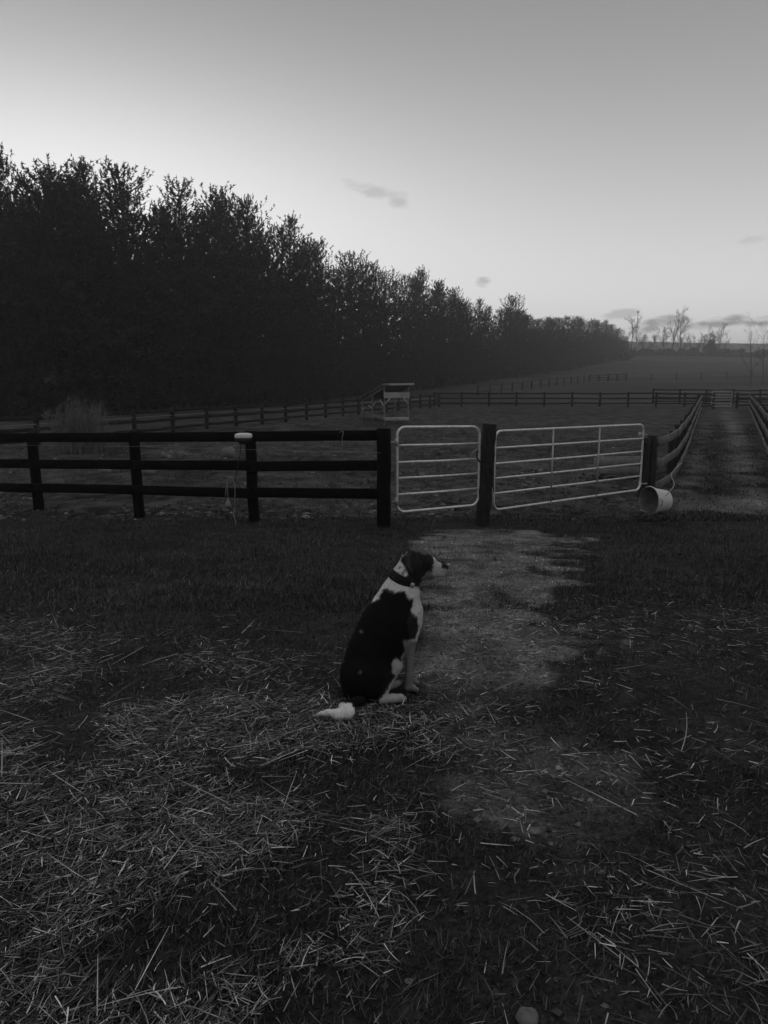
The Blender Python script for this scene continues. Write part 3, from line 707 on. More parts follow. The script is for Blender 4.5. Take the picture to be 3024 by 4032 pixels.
g_ = G(680, 1798); heap('hay_heap', g_, .48, .4, .33, 700, M['hay'], 'ragged heap of old hay in the paddock behind the near fence', 'hay heap')
g_ = G(612, 1800); heap('hay_heap', g_, .22, .25, .16, 200, M['hay'], 'small low clump of hay at the left foot of the ragged heap', 'hay heap')

# ------------------------------------------------------------------ plants: pines, bare trees, shrubs
def pine_mesh(seed, H=15.0, Rm=2.7, low=.03):
    r_ = np.random.default_rng(seed); T = []
    def shoot(p, d, L, nb, w):
        d = d / np.linalg.norm(d)
        s = r_.random(nb); base = p + d * (s * L)[:, None]
        nd = d * .75 + r_.normal(0, .55, (nb, 3)); nd /= np.linalg.norm(nd, axis=1)[:, None]
        sidev = np.cross(nd, r_.normal(0, 1, (nb, 3))); sidev /= np.linalg.norm(sidev, axis=1)[:, None]
        ln_ = w * r_.uniform(.6, 1.3, nb)[:, None]
        a_ = base - sidev * ln_ * .2; b_ = base + sidev * ln_ * .2; c_ = base + nd * ln_
        T.append(np.stack([a_, b_, c_], 1).reshape(-1, 3))
    zc = low * H; lob = r_.random(12) * 6.28
    wood = MB(); wood.ring_tube([(0, 0, -.5), (r_.normal(0, .05), 0, H * .3), (r_.normal(0, .1), r_.normal(0, .1), H * .65), (0, 0, H * .98)], [.22, .17, .10, .02], 7)
    while zc < H * .985:
        f = zc / H
        Rz = Rm * (min(1, (1.02 - f) / .55) ** .6) * (.72 + .5 * r_.random()); Rz = max(Rz, .18)
        nb = int(5 + 2 * r_.random())
        a0 = r_.random() * 6.28
        for k in range(nb):
            a_ = a0 + 2 * math.pi * k / nb + r_.normal(0, .25); L = Rz * r_.uniform(.6, 1.15) * (1 + .2 * math.sin(2 * a_ + lob[int(f * 10)]))
            rise = .1 + .9 * f ** 2
            d0 = np.array((math.cos(a_), math.sin(a_), rise)); tip = np.array((0, 0, zc)) + d0 * L * (1 / math.sqrt(1 + rise ** 2))
            st = np.array((0, 0, zc)); 
            if r_.random() < .5 or f > .8: wood.ring_tube([st, (st + tip) / 2 - (0, 0, .05), tip], [.035, .022, .01], 3, cap=False)
            m_ = max(2, int(L / .34))
            for q in range(m_):
                g = (q + .6 + r_.random() * .4) / m_
                if g < .35 and f < .85 and r_.random() < .6: continue
                pp = st + (tip - st) * g + r_.normal(0, .13, 3) * min(1, L)
                up_d = np.array((math.cos(a_) * .5, math.sin(a_) * .5, .55 + .9 * f)) + r_.normal(0, .35, 3)
                shoot(pp, up_d, r_.uniform(.35, .7) * (.8 + .35 * (f > .8)), 18, .25 - .07 * (f > .75))
        zc += (.36 + .16 * r_.random()) * (1.0 if f < .8 else .8)
    shoot(np.array((0, 0, H * .95)), np.array((r_.normal(0, .06), r_.normal(0, .06), 1.)), H * .07, 30, .17)
    V = np.concatenate(T); F = np.arange(len(V)).reshape(-1, 3)
    return wood, V, F
def pine_proto(seed, **k):
    wood, V, F = pine_mesh(seed, **k)
    e = empty('pine_tree', (0, 0, 0))
    wood.build('trunk', M['bark'], e); build_np('crown', V, F, M['needles'], e)
    return e
protos = [pine_proto(200 + i, Rm=3.0 + .35 * (i % 3)) for i in range(7)]
# tree line of the plantation: picture column, depth, top row
edge = [(-420, 46, 600), (-150, 48, 640), (0, 50, 700), (60, 51, 720), (160, 53, 655), (330, 55, 640), (400, 56, 690), (480, 57, 680), (600, 62, 820), (700, 64, 705), (840, 68, 750), (960, 72, 780), (1120, 78, 850),
        (1230, 84, 960), (1290, 90, 1010), (1400, 97, 995), (1500, 104, 1035), (1640, 114, 1050), (1740, 122, 1100), (1800, 130, 1145), (1890, 140, 1175), (1940, 150, 1200), (2010, 160, 1165), (2060, 170, 1225),
        (2170, 190, 1225), (2260, 215, 1228), (2360, 250, 1245), (2420, 270, 1265), (2450, 285, 1300), (2465, 300, 1330)]
ex = np.array([e_[0] for e_ in edge]); ed = np.array([e_[1] for e_ in edge]); et = np.array([e_[2] for e_ in edge])
used = set(); npine = 0
def put_pine(px, Yd, top, label, group='pines of the plantation'):
    global npine
    t = P(px, top, Yd); g0 = gz(t[0], Yd); H = max(3.0, (t[2] - g0) * .965)
    i = npine % 7; src = protos[i]
    o = src if i not in used else copy_tree(src)
    used.add(i); npine += 1
    sc = H / 15.0; sw = max(.9, min(1.25, sc)) * (1.12 if Yd < 160 else 1.25) * random.uniform(.92, 1.15) * random.uniform(.9, 1.12)
    o.location = (t[0], Yd, g0); o.scale = (sw, sw, sc); o.rotation_euler = (random.uniform(-.02, .02), random.uniform(-.02, .02), random.uniform(0, 6.28))
    tag(o, label, 'pine tree', group)
# distinct tops on the skyline
tops_px = [(-52, 49, 560), (100, 52, 690), (170, 53, 640), (322, 55, 622), (235, 54, 660), (480, 58, 645), (690, 64, 700), (622, 66, 790), (838, 68, 735), (960, 72, 770), (1130, 79, 845), (1185, 84, 935), (1380, 97, 990),
           (1480, 104, 1030), (1645, 116, 1050), (1725, 124, 1105), (1790, 130, 1130), (1890, 142, 1175), (2015, 160, 1160)]
lab = ['tall pine cut by the left edge of the picture', 'ragged low pine top near the left edge', 'pine with a forked top left of the highest crowns', 'highest pine on the left part of the skyline', 'pine top between the forked top and the highest pine',
       'broad pointed pine right of the highest one', 'open topped pine rising alone right of the broad pointed one', 'low thin pine in the dip of the skyline', 'rounded pine crown above the middle of the wood', 'pointed pine standing left of the drop in the skyline',
       'bushy pine at the right end of the high skyline', 'low pine below the drop in the skyline', 'first pine crown right of the drop in the skyline', 'narrow pine right of the drop in the skyline', 'upright pine in the middle of the falling skyline',
       'pine leaning out over the falling skyline', 'small pine beyond the middle of the falling skyline', 'short pine under the small round cloud', 'lone taller pine standing above the far end of the wood']
for (px, Yd, tp), l in zip(tops_px, lab): put_pine(px, Yd, tp, l)
px = -430.0
while px < 2470:
    Yd = float(np.interp(px, ex, ed)); tp = float(np.interp(px, ex, et))
    step = (2.9 if Yd < 160 else 2.3) / Yd * FPX
    put_pine(px, Yd, tp + random.uniform(65, 130) * 60 / Yd, 'dark pine in the closed front row of the plantation')
    if random.random() < .95:
        put_pine(px + step * random.uniform(.2, .8), Yd + random.uniform(4, 7), tp + random.uniform(40, 100) * 60 / Yd, 'dark pine in the second row of the plantation')
    if Yd < 190 and random.random() < .6:
        put_pine(px + step * random.uniform(.2, .8), Yd + random.uniform(9, 14), tp + random.uniform(35, 90) * 60 / Yd, 'dark pine deep inside the plantation')
    px += step * random.uniform(.8, 1.2)
# undergrowth along the foot of the plantation
n = 26000; q = rng.random(n); bx = np.interp(q * (len(ex) - 1), np.arange(len(ex)), [P(a, 1500, b)[0] for a, b in zip(ex, ed)]); by = np.interp(q * (len(ex) - 1), np.arange(len(ex)), ed)
bx = bx - np.abs(rng.normal(0, 3, n)) - .5; by = by + rng.normal(0, 2.5, n); bz = ground_z(bx, by, False) + rng.random(n) ** 1.6 * 3.0
cc_ = np.stack([bx, by, bz], 1); sz_ = rng.uniform(.15, .5, (n, 1)) * (by / 60)[:, None] ** .5
V = np.stack([cc_ + rng.normal(0, 1, (n, 3)) * sz_, cc_ + rng.normal(0, 1, (n, 3)) * sz_, cc_ + rng.normal(0, 1, (n, 3)) * sz_], 1).reshape(-1, 3)
tag(build_np('undergrowth', V, np.arange(3 * n).reshape(-1, 3), M['needles']), 'dark undergrowth along the foot of the pine plantation', 'undergrowth', kind='stuff')
print('pines', npine)

def bare_tree(name, base, H, spread, label, seed, r0=.22, levels=4, m='twig', lean=0, cat='bare tree', minr=.02, group=None, kids=(5, 6, 5, 4), low=.3):
    r_ = np.random.default_rng(seed); tr = MB(); br = MB()
    def grow(p, d, L, r, lev):
        pts = [p]; n = 5 if lev < 2 else 3; dd = d / np.linalg.norm(d); rad = [r]
        for i in range(n):
            dd = dd + r_.normal(0, .05 + .04 * lev, 3) + np.array((0, 0, .07)); dd /= np.linalg.norm(dd); p = p + dd * L / n; pts.append(p); rad.append(max(minr * .5, r * (1 - .75 * (i + 1) / n)))
        (tr if lev == 0 else br).ring_tube(pts, rad, 6 if lev == 0 else 3, cap=False)
        if lev >= levels: return
        for k in range(kids[min(lev, len(kids) - 1)] + (3 if lev == 0 else 0)):
            f = r_.uniform(low if lev == 0 else .2, .98); i = min(int(f * n), n - 1); q = pts[i] + (pts[i+1] - pts[i]) * (f * n - i)
            a_ = r_.random() * 6.28; tilt = r_.uniform(.45, .95) * spread
            dn = pts[i+1] - pts[i]; dn /= np.linalg.norm(dn); u_ = np.cross(dn, (math.cos(a_), math.sin(a_), .3)); u_ /= np.linalg.norm(u_)
            grow(q, dn * math.cos(tilt) + u_ * math.sin(tilt), L * r_.uniform(.38, .6) * (1.05 - .5 * f if lev == 0 else 1), max(minr, r * (1 - .7 * f) * .6), lev + 1)
    b = np.array(base, float); e = empty(name, b); tag(e, label, cat, group)
    grow(b - (0, 0, .3), np.array((lean, 0, 1.)), H, r0, 0)
    tr.build('trunk', M[m], e); br.build('branches', M[m], e); return e
def bt(px, ytop, Yd, label, seed, spread=.8, lean=0, base=None, r0=None, **k):
    t = P(px, ytop, Yd); x = t[0]; g0 = gz(x, Yd); H = t[2] - g0
    return bare_tree('bare_tree', (x, Yd, g0), H * .93, spread, label, seed, r0=r0 or H * .018, lean=lean, minr=.022 if Yd > 200 else .008, low=.25, **k)
bt(2490, 1262, 320, 'bare broad tree just right of the end of the pine wood', 11, .9, lean=.08)
bt(2470, 1310, 315, 'thin bare tree close against the last pines', 12, .6)
bt(2650, 1238, 330, 'tallest bare tree on the field crest, leaning right', 13, .6, lean=.06)
bt(2618, 1292, 335, 'short bare tree left of the tallest one', 14, .7)
bt(2690, 1262, 330, 'wide fan shaped bare tree right of the tallest one', 15, .95)
bt(2530, 1318, 340, 'small bare tree left of the pair of tall bare trees', 16, .8)
bt(2575, 1330, 345, 'low bare sapling on the crest between the first trees and the tall pair', 17, .8)
bt(2740, 1335, 345, 'low bare sapling right of the fan shaped tree', 18, .8)
bt(2805, 1300, 330, 'bare tree growing above the dark round bush', 19, .9, lean=-.05)
bt(2838, 1288, 330, 'gnarled bare tree right of the dark round bush', 20, .8, lean=.08)
bt(2770, 1325, 345, 'small bare tree left of the dark round bush', 21, .8)
bt(2978, 1276, 120, 'tall slender bare tree near the right edge of the picture', 22, .9, r0=.09, kids=(4, 4, 3, 2))
bt(3022, 1292, 124, 'second slender bare tree at the very right edge', 23, .9, r0=.07, kids=(4, 4, 3, 2))
px = 2500; i = 0
while px < 2860:
    bt(px, 1345 + random.uniform(-22, 24), 338 + random.uniform(-6, 12), 'thin leafless sapling in the hedge along the field crest', 300 + i, .7, group='saplings along the field crest', r0=.09, levels=3); px += random.uniform(9, 20); i += 1
# bushes along the crest
def bush(px, ytop, w, Yd, label, seed, m='brush', n=2600, leaf=.35, dens=1, group=None, name='bush', cat='bush'):
    t = P(px, ytop, Yd); g0 = gz(t[0], Yd); H = t[2] - g0; ww = w / FPX * Yd; r_ = np.random.default_rng(seed)
    e = empty(name, (t[0], Yd, g0)); tag(e, label, cat, group)
    p = r_.normal(0, 1, (n, 3)); p /= np.linalg.norm(p, axis=1)[:, None]; p *= (r_.random(n) ** .4)[:, None]
    lob = 1 + .22 * np.sin(p[:, 0] * 5 + seed) + .18 * np.sin(p[:, 2] * 6 + seed * 2)
    c = np.stack([t[0] + p[:, 0] * ww * lob, Yd + p[:, 1] * ww * .8 * lob, g0 + H * .5 + p[:, 2] * H * .5 * lob], 1)
    a_ = c + r_.normal(0, 1, (n, 3)) * leaf * .5; b_ = c + r_.normal(0, 1, (n, 3)) * leaf * .5; c_ = c + r_.normal(0, 1, (n, 3)) * leaf * .5 + (0, 0, leaf * .4)
    V = np.stack([a_, b_, c_], 1).reshape(-1, 3)
    build_np('foliage', V, np.arange(3 * n).reshape(-1, 3), M[m], e)
    mb = MB()
    for k in range(5): mb.ring_tube([(t[0] + r_.normal(0, .05), Yd, g0 - .1), (t[0] + r_.normal(0, ww * .3), Yd + r_.normal(0, ww * .2), g0 + H * .6)], [H * .03, H * .01], 4)
    mb.build('stem', M['bark'], e); return e
bush(2800, 1345, 24, 325, 'dark round evergreen bush on the field crest', 1, n=3000, leaf=.6)
px = 2480; i = 0
while px < 3060:
    bush(px, 1385 + random.uniform(-12, 9), random.uniform(14, 26), 330 + random.uniform(-4, 10), 'low dark bush in the hedge along the field crest', 50 + i, n=900, leaf=.7, group='bushes along the field crest'); px += random.uniform(16, 28); i += 1
# pale twiggy shrub in front of the left fence
def shrub(px0, px1, ytop, Yd, label, seed, n=260):
    r_ = np.random.default_rng(seed); xa = P(px0, 1650, Yd)[0]; xb = P(px1, 1650, Yd)[0]; xc = (xa + xb) / 2; g0 = gz(xc, Yd); H = P((px0+px1)/2, ytop, Yd)[2] - g0
    e = empty('dry_shrub', (xc, Yd, g0)); tag(e, label, 'shrub'); mb = MB(); tw = MB()
    for i in range(n):
        b = np.array((xc + r_.normal(0, .35), Yd + r_.normal(0, .3), g0)); a_ = r_.normal(0, .34); h = H * r_.uniform(.45, 1.02) * (1 - .5 * abs(a_))
        p = [b, b + (a_ * h * .4, r_.normal(0, .05), h * .55), b + (a_ * h * 1.0 + r_.normal(0, .05), r_.normal(0, .15), h)]
        mb.ring_tube(p, [.011, .008, .004], 3, cap=False)
        for k in range(7):
            f = r_.uniform(.3, 1); q = p[0] + (p[2] - p[0]) * f; d = r_.normal(0, .13, 3); d[2] = abs(d[2]) + .06
            tw.ring_tube([q, q + d], [.007, .004], 3, cap=False)
    mb.build('stems', M['shrub'], e); tw.build('twigs', M['shrub'], e)
shrub(200, 440, 1562, 24.0, 'pale leafless shrub with upright stems behind the near left fence', 3)
# yard light mast far off
t = P(2512, 1228, 360); g0 = gz(t[0], 360); e = empty('light_mast', (t[0], 360, g0)); tag(e, 'thin tall mast rising above the bare trees on the crest', 'mast')
MB().ring_tube([(t[0], 360, g0), (t[0], 360, t[2])], [.25, .12], 6).build('pole', M['galvdull'], e)
MB().ring_tube([(t[0] + .45 * math.cos(q), 360, t[2] + .45 * math.sin(q)) for q in np.linspace(0, 6.283, 13)], .16, 5, cap=False).build('ring', M['dark'], e)

# ------------------------------------------------------------------ THE DOG
#DOG
def dog():
    th = R(18); hd = np.array((math.cos(th), math.sin(th), 0)); nn = np.array((math.sin(th), -math.cos(th), 0)); ref = np.array((-.117, 3.37, 0.0))
    zg = float(ground_z(ref[0] + .1, ref[1], True)) + .012
    C1 = lambda cx, cy: (1200 + cx / 2.552, 2100 + cy / 2.552)
    def Mw(cx, cy, lat=0):
        d = ray(*C1(cx, cy)); c = np.array(CAM); t = (lat + (ref - c).dot(nn)) / d.dot(nn); return c + d * t
    def loc(p): q = np.asarray(p) - ref; return np.array((q.dot(hd), q.dot(nn), q[2]))
    def Ml(cx, cy, lat=0): return loc(Mw(cx, cy, lat))
    def Gl(cx, cy, r): 
        d = ray(*C1(cx, cy)); c = np.array(CAM); t = (zg + r - c[2]) / d[2]; return loc(c + d * t)
    K = .00047; H = lambda x, y: (765.6 + x * .5384, y * .5384)          # head sketch units -> same sketch as the body
    pr = []
    def seg(a, b, ra, rb, q=1.0, k=.03): pr.append((np.array(a, float), np.array(b, float), ra, rb, q, k))
    # trunk: rump on the ground, spine rising to the withers, deep chest, neck
    seg(Ml(590, 1560), Ml(610, 1400), .090, .114, 1.12)
    seg(Ml(500, 1610), Ml(520, 1520), .055, .07, 1.05)
    seg(Ml(610, 1400), Ml(705, 1180), .116, .124, 1.18, .04)
    seg(Ml(705, 1180), Ml(815, 985), .124, .132, 1.2, .04)
    seg(Ml(815, 985), Ml(888, 830), .132, .124, 1.2, .04)
    seg(Ml(890, 820), Ml(950, 640), .118, .093, 1.18, .04)
    seg(Ml(950, 640), Ml(1000, 470), .090, .068, 1.12, .04)
    seg(Ml(1000, 470), Ml(1070, 300), .064, .056, 1.1, .03)
    seg(Ml(1080, 900), Ml(1060, 800), .045, .06, 1.1, .04)              # breastbone
    # head
    seg(Ml(*H(610, 490)), Ml(*H(720, 480)), .056, .050, 1.12, .02)
    seg(Ml(*H(760, 500)), Ml(*H(890, 560)), .045, .038, 1.05, .02)
    seg(Ml(*H(930, 640)), Ml(*H(1152, 662)), .037, .0265, 1.15, .018)
    seg(Ml(*H(940, 725)), Ml(*H(1135, 750)), .025, .015, 1.2, .015)
    seg(Ml(*H(720, 690)), Ml(*H(900, 720)), .036, .030, 1.15, .03)
    seg(Ml(*H(620, 640)), Ml(*H(700, 740)), .05, .036, 1.1, .03)
    for s_ in (1, -1):
        seg(Ml(*H(840, 545), .030 * s_), Ml(*H(870, 560), .030 * s_), .014, .012, 1, .02)             # brow / cheek
        seg(Ml(*H(1060, 740), .014 * s_), Ml(*H(1130, 770), .012 * s_), .014, .009, 1, .014)          # flews
        seg(Ml(*H(580, 430), .050 * s_), Ml(*H(625, 640), .064 * s_), .022, .031, 2.6, .010)           # ears
        seg(Ml(*H(625, 640), .064 * s_), Ml(*H(680, 800), .060 * s_), .031, .020, 2.6, .008)
        seg(Ml(*H(680, 560), .062 * s_), Ml(*H(700, 700), .062 * s_), .018, .018, 2.6, .010)
    # near (right) hind leg
    hip = Ml(640, 1430, .055); knee = Ml(908, 1335, .085)
    seg(hip, knee, .095, .036, 1.25, .035)
    seg(Ml(660, 1560, .06), Ml(800, 1480, .085), .07, .045, 1.25, .04)
    hk = Gl(770, 1672, .03); seg(knee, hk, .025, .016, 1, .018)
    seg(hk, Gl(880, 1660, .024), .017, .020, 1, .015); seg(Gl(880, 1660, .024), Gl(960, 1655, .022), .020, .021, 1, .015)
    for q in (-1, 0, 1): seg(Gl(965, 1655 + 9 * q, .02), Gl(1003, 1664 + 10 * q, .014), .012, .010, 1, .006)
    # far hind leg
    kn2 = Ml(900, 1340, -.10); seg(Ml(650, 1430, -.06), kn2, .09, .032, 1.25, .035)
    f0 = Gl(800, 1560, .025); f1 = Gl(900, 1520, .02); f2 = Gl(942, 1503, .018); seg(kn2, f0, .022, .012, 1, .02); seg(f0, f1, .012, .012, 1, .012); seg(f1, f2, .013, .015, 1, .012)
    # front legs
    for s_, kx in ((1, 0), (-1, 6)):
        lt = .052 * s_
        seg(Ml(985, 860, lt), Ml(1052, 985, lt), .070, .038, 1.3, .035)
        el_ = Ml(1058 + kx, 1060, lt * .95); wr = Ml(1047 + kx, 1420, lt * .8); seg(el_, wr, .0275, .0165, 1, .022)
        seg(Ml(1062 + kx, 1000, lt), el_, .032, .0265, 1.1, .022)
        pa = Ml(1042 + kx, 1530, lt * .75); pa[2] = zg + .026; seg(wr, pa, .0175, .018, 1, .012)
        pf = pa + np.array((.022, 0, -.006)); seg(pa, pf, .019, .018, 1, .012)
        for q in (-1.5, -.5, .5, 1.5): seg(pf + np.array((.006, .010 * q, -.004)), pf + np.array((.022 - .002 * q * q, .012 * q, -.009)), .0095, .0085, 1, .004)
    # tail curled round on the ground
    tl = [Gl(560, 1680, .04), Gl(418, 1742, .036), Gl(425, 1795, .034), Gl(340, 1820, .028), Gl(240, 1808, .022), Gl(160, 1815, .014), Gl(85, 1838, .006)]
    tr_ = [.030, .031, .031, .024, .016, .010, .004]
    for i in range(6): seg(tl[i], tl[i+1], tr_[i] * (.75 if i == 0 else 1), tr_[i+1], 1, .012)
    # distance field
    h = .0052; lo = np.array((-.36, -.22, zg - .03)); hi = np.array((.50, .30, .86))
    g = [np.arange(lo[i], hi[i], h, dtype=np.float32) for i in range(3)]
    S_, L_, Z_ = np.meshgrid(*g, indexing='ij'); D = np.full(S_.shape, 1.0, np.float32)
    for a, b, ra, rb, q, k in pr:
        mn = np.minimum(a, b) - max(ra, rb) - .09; mx = np.maximum(a, b) + max(ra, rb) + .09
        sl_ = tuple(slice(max(0, int((mn[i] - lo[i]) / h)), max(0, int((mx[i] - lo[i]) / h) + 1)) for i in range(3))
        ab = (b - a) * np.array((1, q, 1)); px_, pl_, pz_ = S_[sl_] - a[0], (L_[sl_] - a[1]) * q, Z_[sl_] - a[2]
        t = np.clip((px_ * ab[0] + pl_ * ab[1] + pz_ * ab[2]) / (ab.dot(ab) + 1e-12), 0, 1)
        d = np.sqrt((px_ - t * ab[0]) ** 2 + (pl_ - t * ab[1]) ** 2 + (pz_ - t * ab[2]) ** 2) - (ra + (rb - ra) * t)
        if q > 2: d = d / 1.5
        o = D[sl_]; hh = np.maximum(k - np.abs(o - d), 0) / k; D[sl_] = np.minimum(o, d) - hh * hh * k * .25
    # surface nets
    ins = D < 0; c8 = [(i, j, k) for i in (0, 1) for j in (0, 1) for k in (0, 1)]; nx_, ny_, nz_ = D.shape
    cut = lambda A, c: A[c[0]:nx_ - 1 + c[0], c[1]:ny_ - 1 + c[1], c[2]:nz_ - 1 + c[2]]
    cnt = sum(cut(ins, c).astype(np.int8) for c in c8); act = (cnt > 0) & (cnt < 8); ci = np.argwhere(act)
    acc = np.zeros((len(ci), 3)); num = np.zeros(len(ci))
    for c in c8:
        for ax_ in range(3):
            if c[ax_]: continue
            e_ = list(c); e_[ax_] = 1; v0 = D[ci[:, 0] + c[0], ci[:, 1] + c[1], ci[:, 2] + c[2]]; v1 = D[ci[:, 0] + e_[0], ci[:, 1] + e_[1], ci[:, 2] + e_[2]]
            m_ = (v0 < 0) != (v1 < 0); t = np.where(m_, v0 / np.where(m_, v0 - v1, 1), 0); p = np.tile(np.array(c, float), (len(ci), 1)); p[:, ax_] = t
            acc[m_] += p[m_]; num[m_] += 1
    V = lo + (ci + acc / num[:, None]) * h
    idx = np.full(act.shape, -1, np.int32); idx[tuple(ci.T)] = np.arange(len(ci)); F = []
    for ax_ in range(3):
        u_, v_ = (ax_ + 1) % 3, (ax_ + 2) % 3
        sA = [slice(None)] * 3; sB = [slice(None)] * 3; sA[ax_] = slice(0, -1); sB[ax_] = slice(1, None); dif = ins[tuple(sA)] != ins[tuple(sB)]; inA = ins[tuple(sA)]
        q = np.argwhere(dif); q = q[(q[:, u_] > 0) & (q[:, v_] > 0) & (q[:, u_] < act.shape[u_]) & (q[:, v_] < act.shape[v_])]
        def at(du, dv): r = q.copy(); r[:, u_] -= du; r[:, v_] -= dv; return idx[tuple(r.T)]
        f = np.stack([at(0, 0), at(1, 0), at(1, 1), at(0, 1)], 1); fl = inA[tuple(q.T)]; f[~fl] = f[~fl][:, ::-1]; F.append(f)
    F = np.concatenate(F); F = F[(F >= 0).all(1)]
    Wd = ref + V[:, :1] * hd + V[:, 1:2] * nn + V[:, 2:] * np.array((0, 0, 1.))
    # coat markings and a painted rim light (fixed to the body, the same on both flanks)
    def crop(Vl):
        w = ref + Vl[:, :1] * hd + np.abs(Vl[:, 1:2]) * nn + Vl[:, 2:] * np.array((0, 0, 1.)); px, py = proj(w[:, 0], w[:, 1], w[:, 2])
        return (px - 1200) * 2.552, (py - 2100) * 2.552
    def inside(poly, x, y):
        r = np.zeros(len(x), bool); n = len(poly)
        for i in range(n):
            (x0, y0), (x1, y1) = poly[i], poly[(i + 1) % n]
            c = ((y0 > y) != (y1 > y)) & (x < (x1 - x0) * (y - y0) / (y1 - y0 + 1e-9) + x0); r ^= c
        return r
    def tone(Vl, wob=14):
        x, y = crop(Vl); x = x + wob * 2 * fbm(x, y, 45, 3, 3); y = y + wob * 2 * fbm(x, y, 45, 3, 8)
        t = np.full(len(x), .72); t *= 1 + .25 * fbm(x, y, 30, 2, 12)
        onhead = (y < 760) & (y - .50 * (x - 865) < 395)
        saddle = [(800, 558), (900, 572), (1012, 578), (1045, 625), (1090, 655), (1085, 720), (1068, 770), (1110, 815), (1135, 860), (1152, 915), (1135, 985), (1100, 1045), (1050, 1075), (1002, 1095), (985, 1170), (958, 1290), (900, 1235),
                  (872, 1300), (900, 1400), (905, 1440), (840, 1560), (780, 1640), (740, 1695), (690, 1760), (470, 1765), (300, 1740), (250, 1500), (250, 1300), (300, 1100), (430, 900), (560, 780), (690, 690), (745, 655), (770, 595)]
        sd_ = inside(saddle, x, y) & ~onhead; t[sd_] = .008
        brown = sd_ & inside([(1045, 800), (1200, 840), (1200, 1000), (1060, 1090), (1030, 960)], x, y); t[brown] = .03
        for bx, by, br in ((566, 985, 15), (393, 1270, 14), (560, 1395, 12)):
            t[((x - bx) ** 2 + ((y - by) * .6) ** 2 < br ** 2)] = .2
        t[(y > 1040) & (y < 1245) & (x < 1012) & ~onhead] = .008
        leg = (y > 1075) & (x > 1000); t[leg] = .24 + .05 * fbm(x[leg], y[leg], 60, 2, 4)
        hs = (y > 1200) & (x > 700) & ~sd_ & ~leg; t[hs] = .42
        # head tones, with rim light painted on the muzzle top
        hx, hy = (x - 765.6) / .5384, y / .5384
        nape = onhead & inside([(495, 360), (150, 720), (300, 800), (500, 800), (480, 700), (400, 560), (375, 460)], hx, hy)
        hdm = onhead & ~nape; t[hdm] = .024
        topc = hdm & (hy < 330 + .30 * (hx - 600)) & (hx < 960); t[topc] = .12
        edge_ = hdm & inside([(460, 400), (560, 360), (540, 520), (600, 760), (540, 720), (480, 560)], hx, hy); t[edge_] = .07
        mz = onhead & inside([(985, 440), (1400, 560), (1300, 900), (900, 900), (960, 720), (1010, 560)], hx, hy); t[mz] = .48
        mz2 = onhead & inside([(760, 780), (960, 700), (1000, 900), (720, 960)], hx, hy); t[mz2] = .22
        rim_ = onhead & (hx > 965) & (hy < 478 + (hx - 1000) * .46); t[rim_] = .85  # rim light along the muzzle top, painted into the coat
        dk = onhead & inside([(1150, 560), (1300, 560), (1260, 720), (1160, 650)], hx, hy); t[dk] = .02
        mot = nape & (fbm(x, y, 16, 2, 33) > .14) & (hy > 600); t[mot] = .10
        tailm = ((y > 1700) & (x < 480)) | ((y > 1748) & (x < 560)); t[tailm] = .80
        return t
    def blur(t, n=2):
        for _ in range(n):
            s_ = np.zeros(len(V)); c_ = np.zeros(len(V))
            for i in range(4): 
                for j in (1, 2, 3): np.add.at(s_, F[:, i], t[F[:, (i + j) % 4]]); np.add.at(c_, F[:, i], 1)
            t = .5 * t + .5 * s_ / np.maximum(c_, 1)
        return t
    T = tone(V); T = blur(T, 1)
    o0 = (ref[0], ref[1], zg); e = empty('dog', o0); tag(e, 'black and white hound with a collar, sitting with its back half turned and looking right', 'dog')
    build_np('body', Wd, F, M['coat'], e, tone=T, smooth=True)
    # short hair over the body, longer on the tail and neck
    tri = F[:, :3]; p0, p1, p2 = Wd[F[:, 0]], Wd[F[:, 1]], Wd[F[:, 2]]; fn = np.cross(p1 - p0, p2 - p0); fa = np.linalg.norm(fn, axis=1); fn /= fa[:, None] + 1e-12
    nb = 110000; w_ = fa / fa.sum(); pick = rng.choice(len(F), nb, p=w_); cxx, cyy = crop(V[F[pick, 0]])
    ra_, rb_ = rng.random(nb), rng.random(nb); base = p0[pick] + (p1[pick] - p0[pick]) * ra_[:, None] + (Wd[F[pick, 3]] - p0[pick]) * rb_[:, None]
    tl_ = (cyy > 1695) & (cxx < 500); hdz = (cyy < 430) & (cxx > 900)
    fl = np.tile(np.array((-hd[0] * .5, -hd[1] * .5, -1.0)), (nb, 1)); fl[tl_] = np.array((-.6, -.3, .25))
    fl[hdz] = np.array((-1.0, -.3, -.25))
    fl = fl - fn[pick] * (fl * fn[pick]).sum(1)[:, None]; fl /= np.linalg.norm(fl, axis=1)[:, None] + 1e-9
    d = fl + fn[pick] * (.28 + .5 * tl_)[:, None] + rng.normal(0, .22, (nb, 3)) ; d /= np.linalg.norm(d, axis=1)[:, None]
    Lh = np.where(tl_, .022 * np.clip((cxx - 60) / 330, .2, 1.1), np.where(hdz, .008, .016)) * rng.uniform(.6, 1.3, nb)
    legm = (cyy > 1080) & ((cxx > 960) | ((cyy > 1600) & (cxx > 740))); Lh[legm] *= .45
    sv = np.cross(d, fn[pick]); sv /= np.linalg.norm(sv, axis=1)[:, None] + 1e-9; wd = (.0008 + .0004 * tl_)[:, None]
    base = base - fn[pick] * .001
    VV = np.stack([base - sv * wd, base + sv * wd, base + d * Lh[:, None]], 1).reshape(-1, 3)
    tt = np.repeat(T[F[pick, 0]] * rng.uniform(.75, 1.2, nb), 3)
    build_np('fur', VV, np.arange(3 * nb).reshape(-1, 3), M['fur'], e, tone=tt)
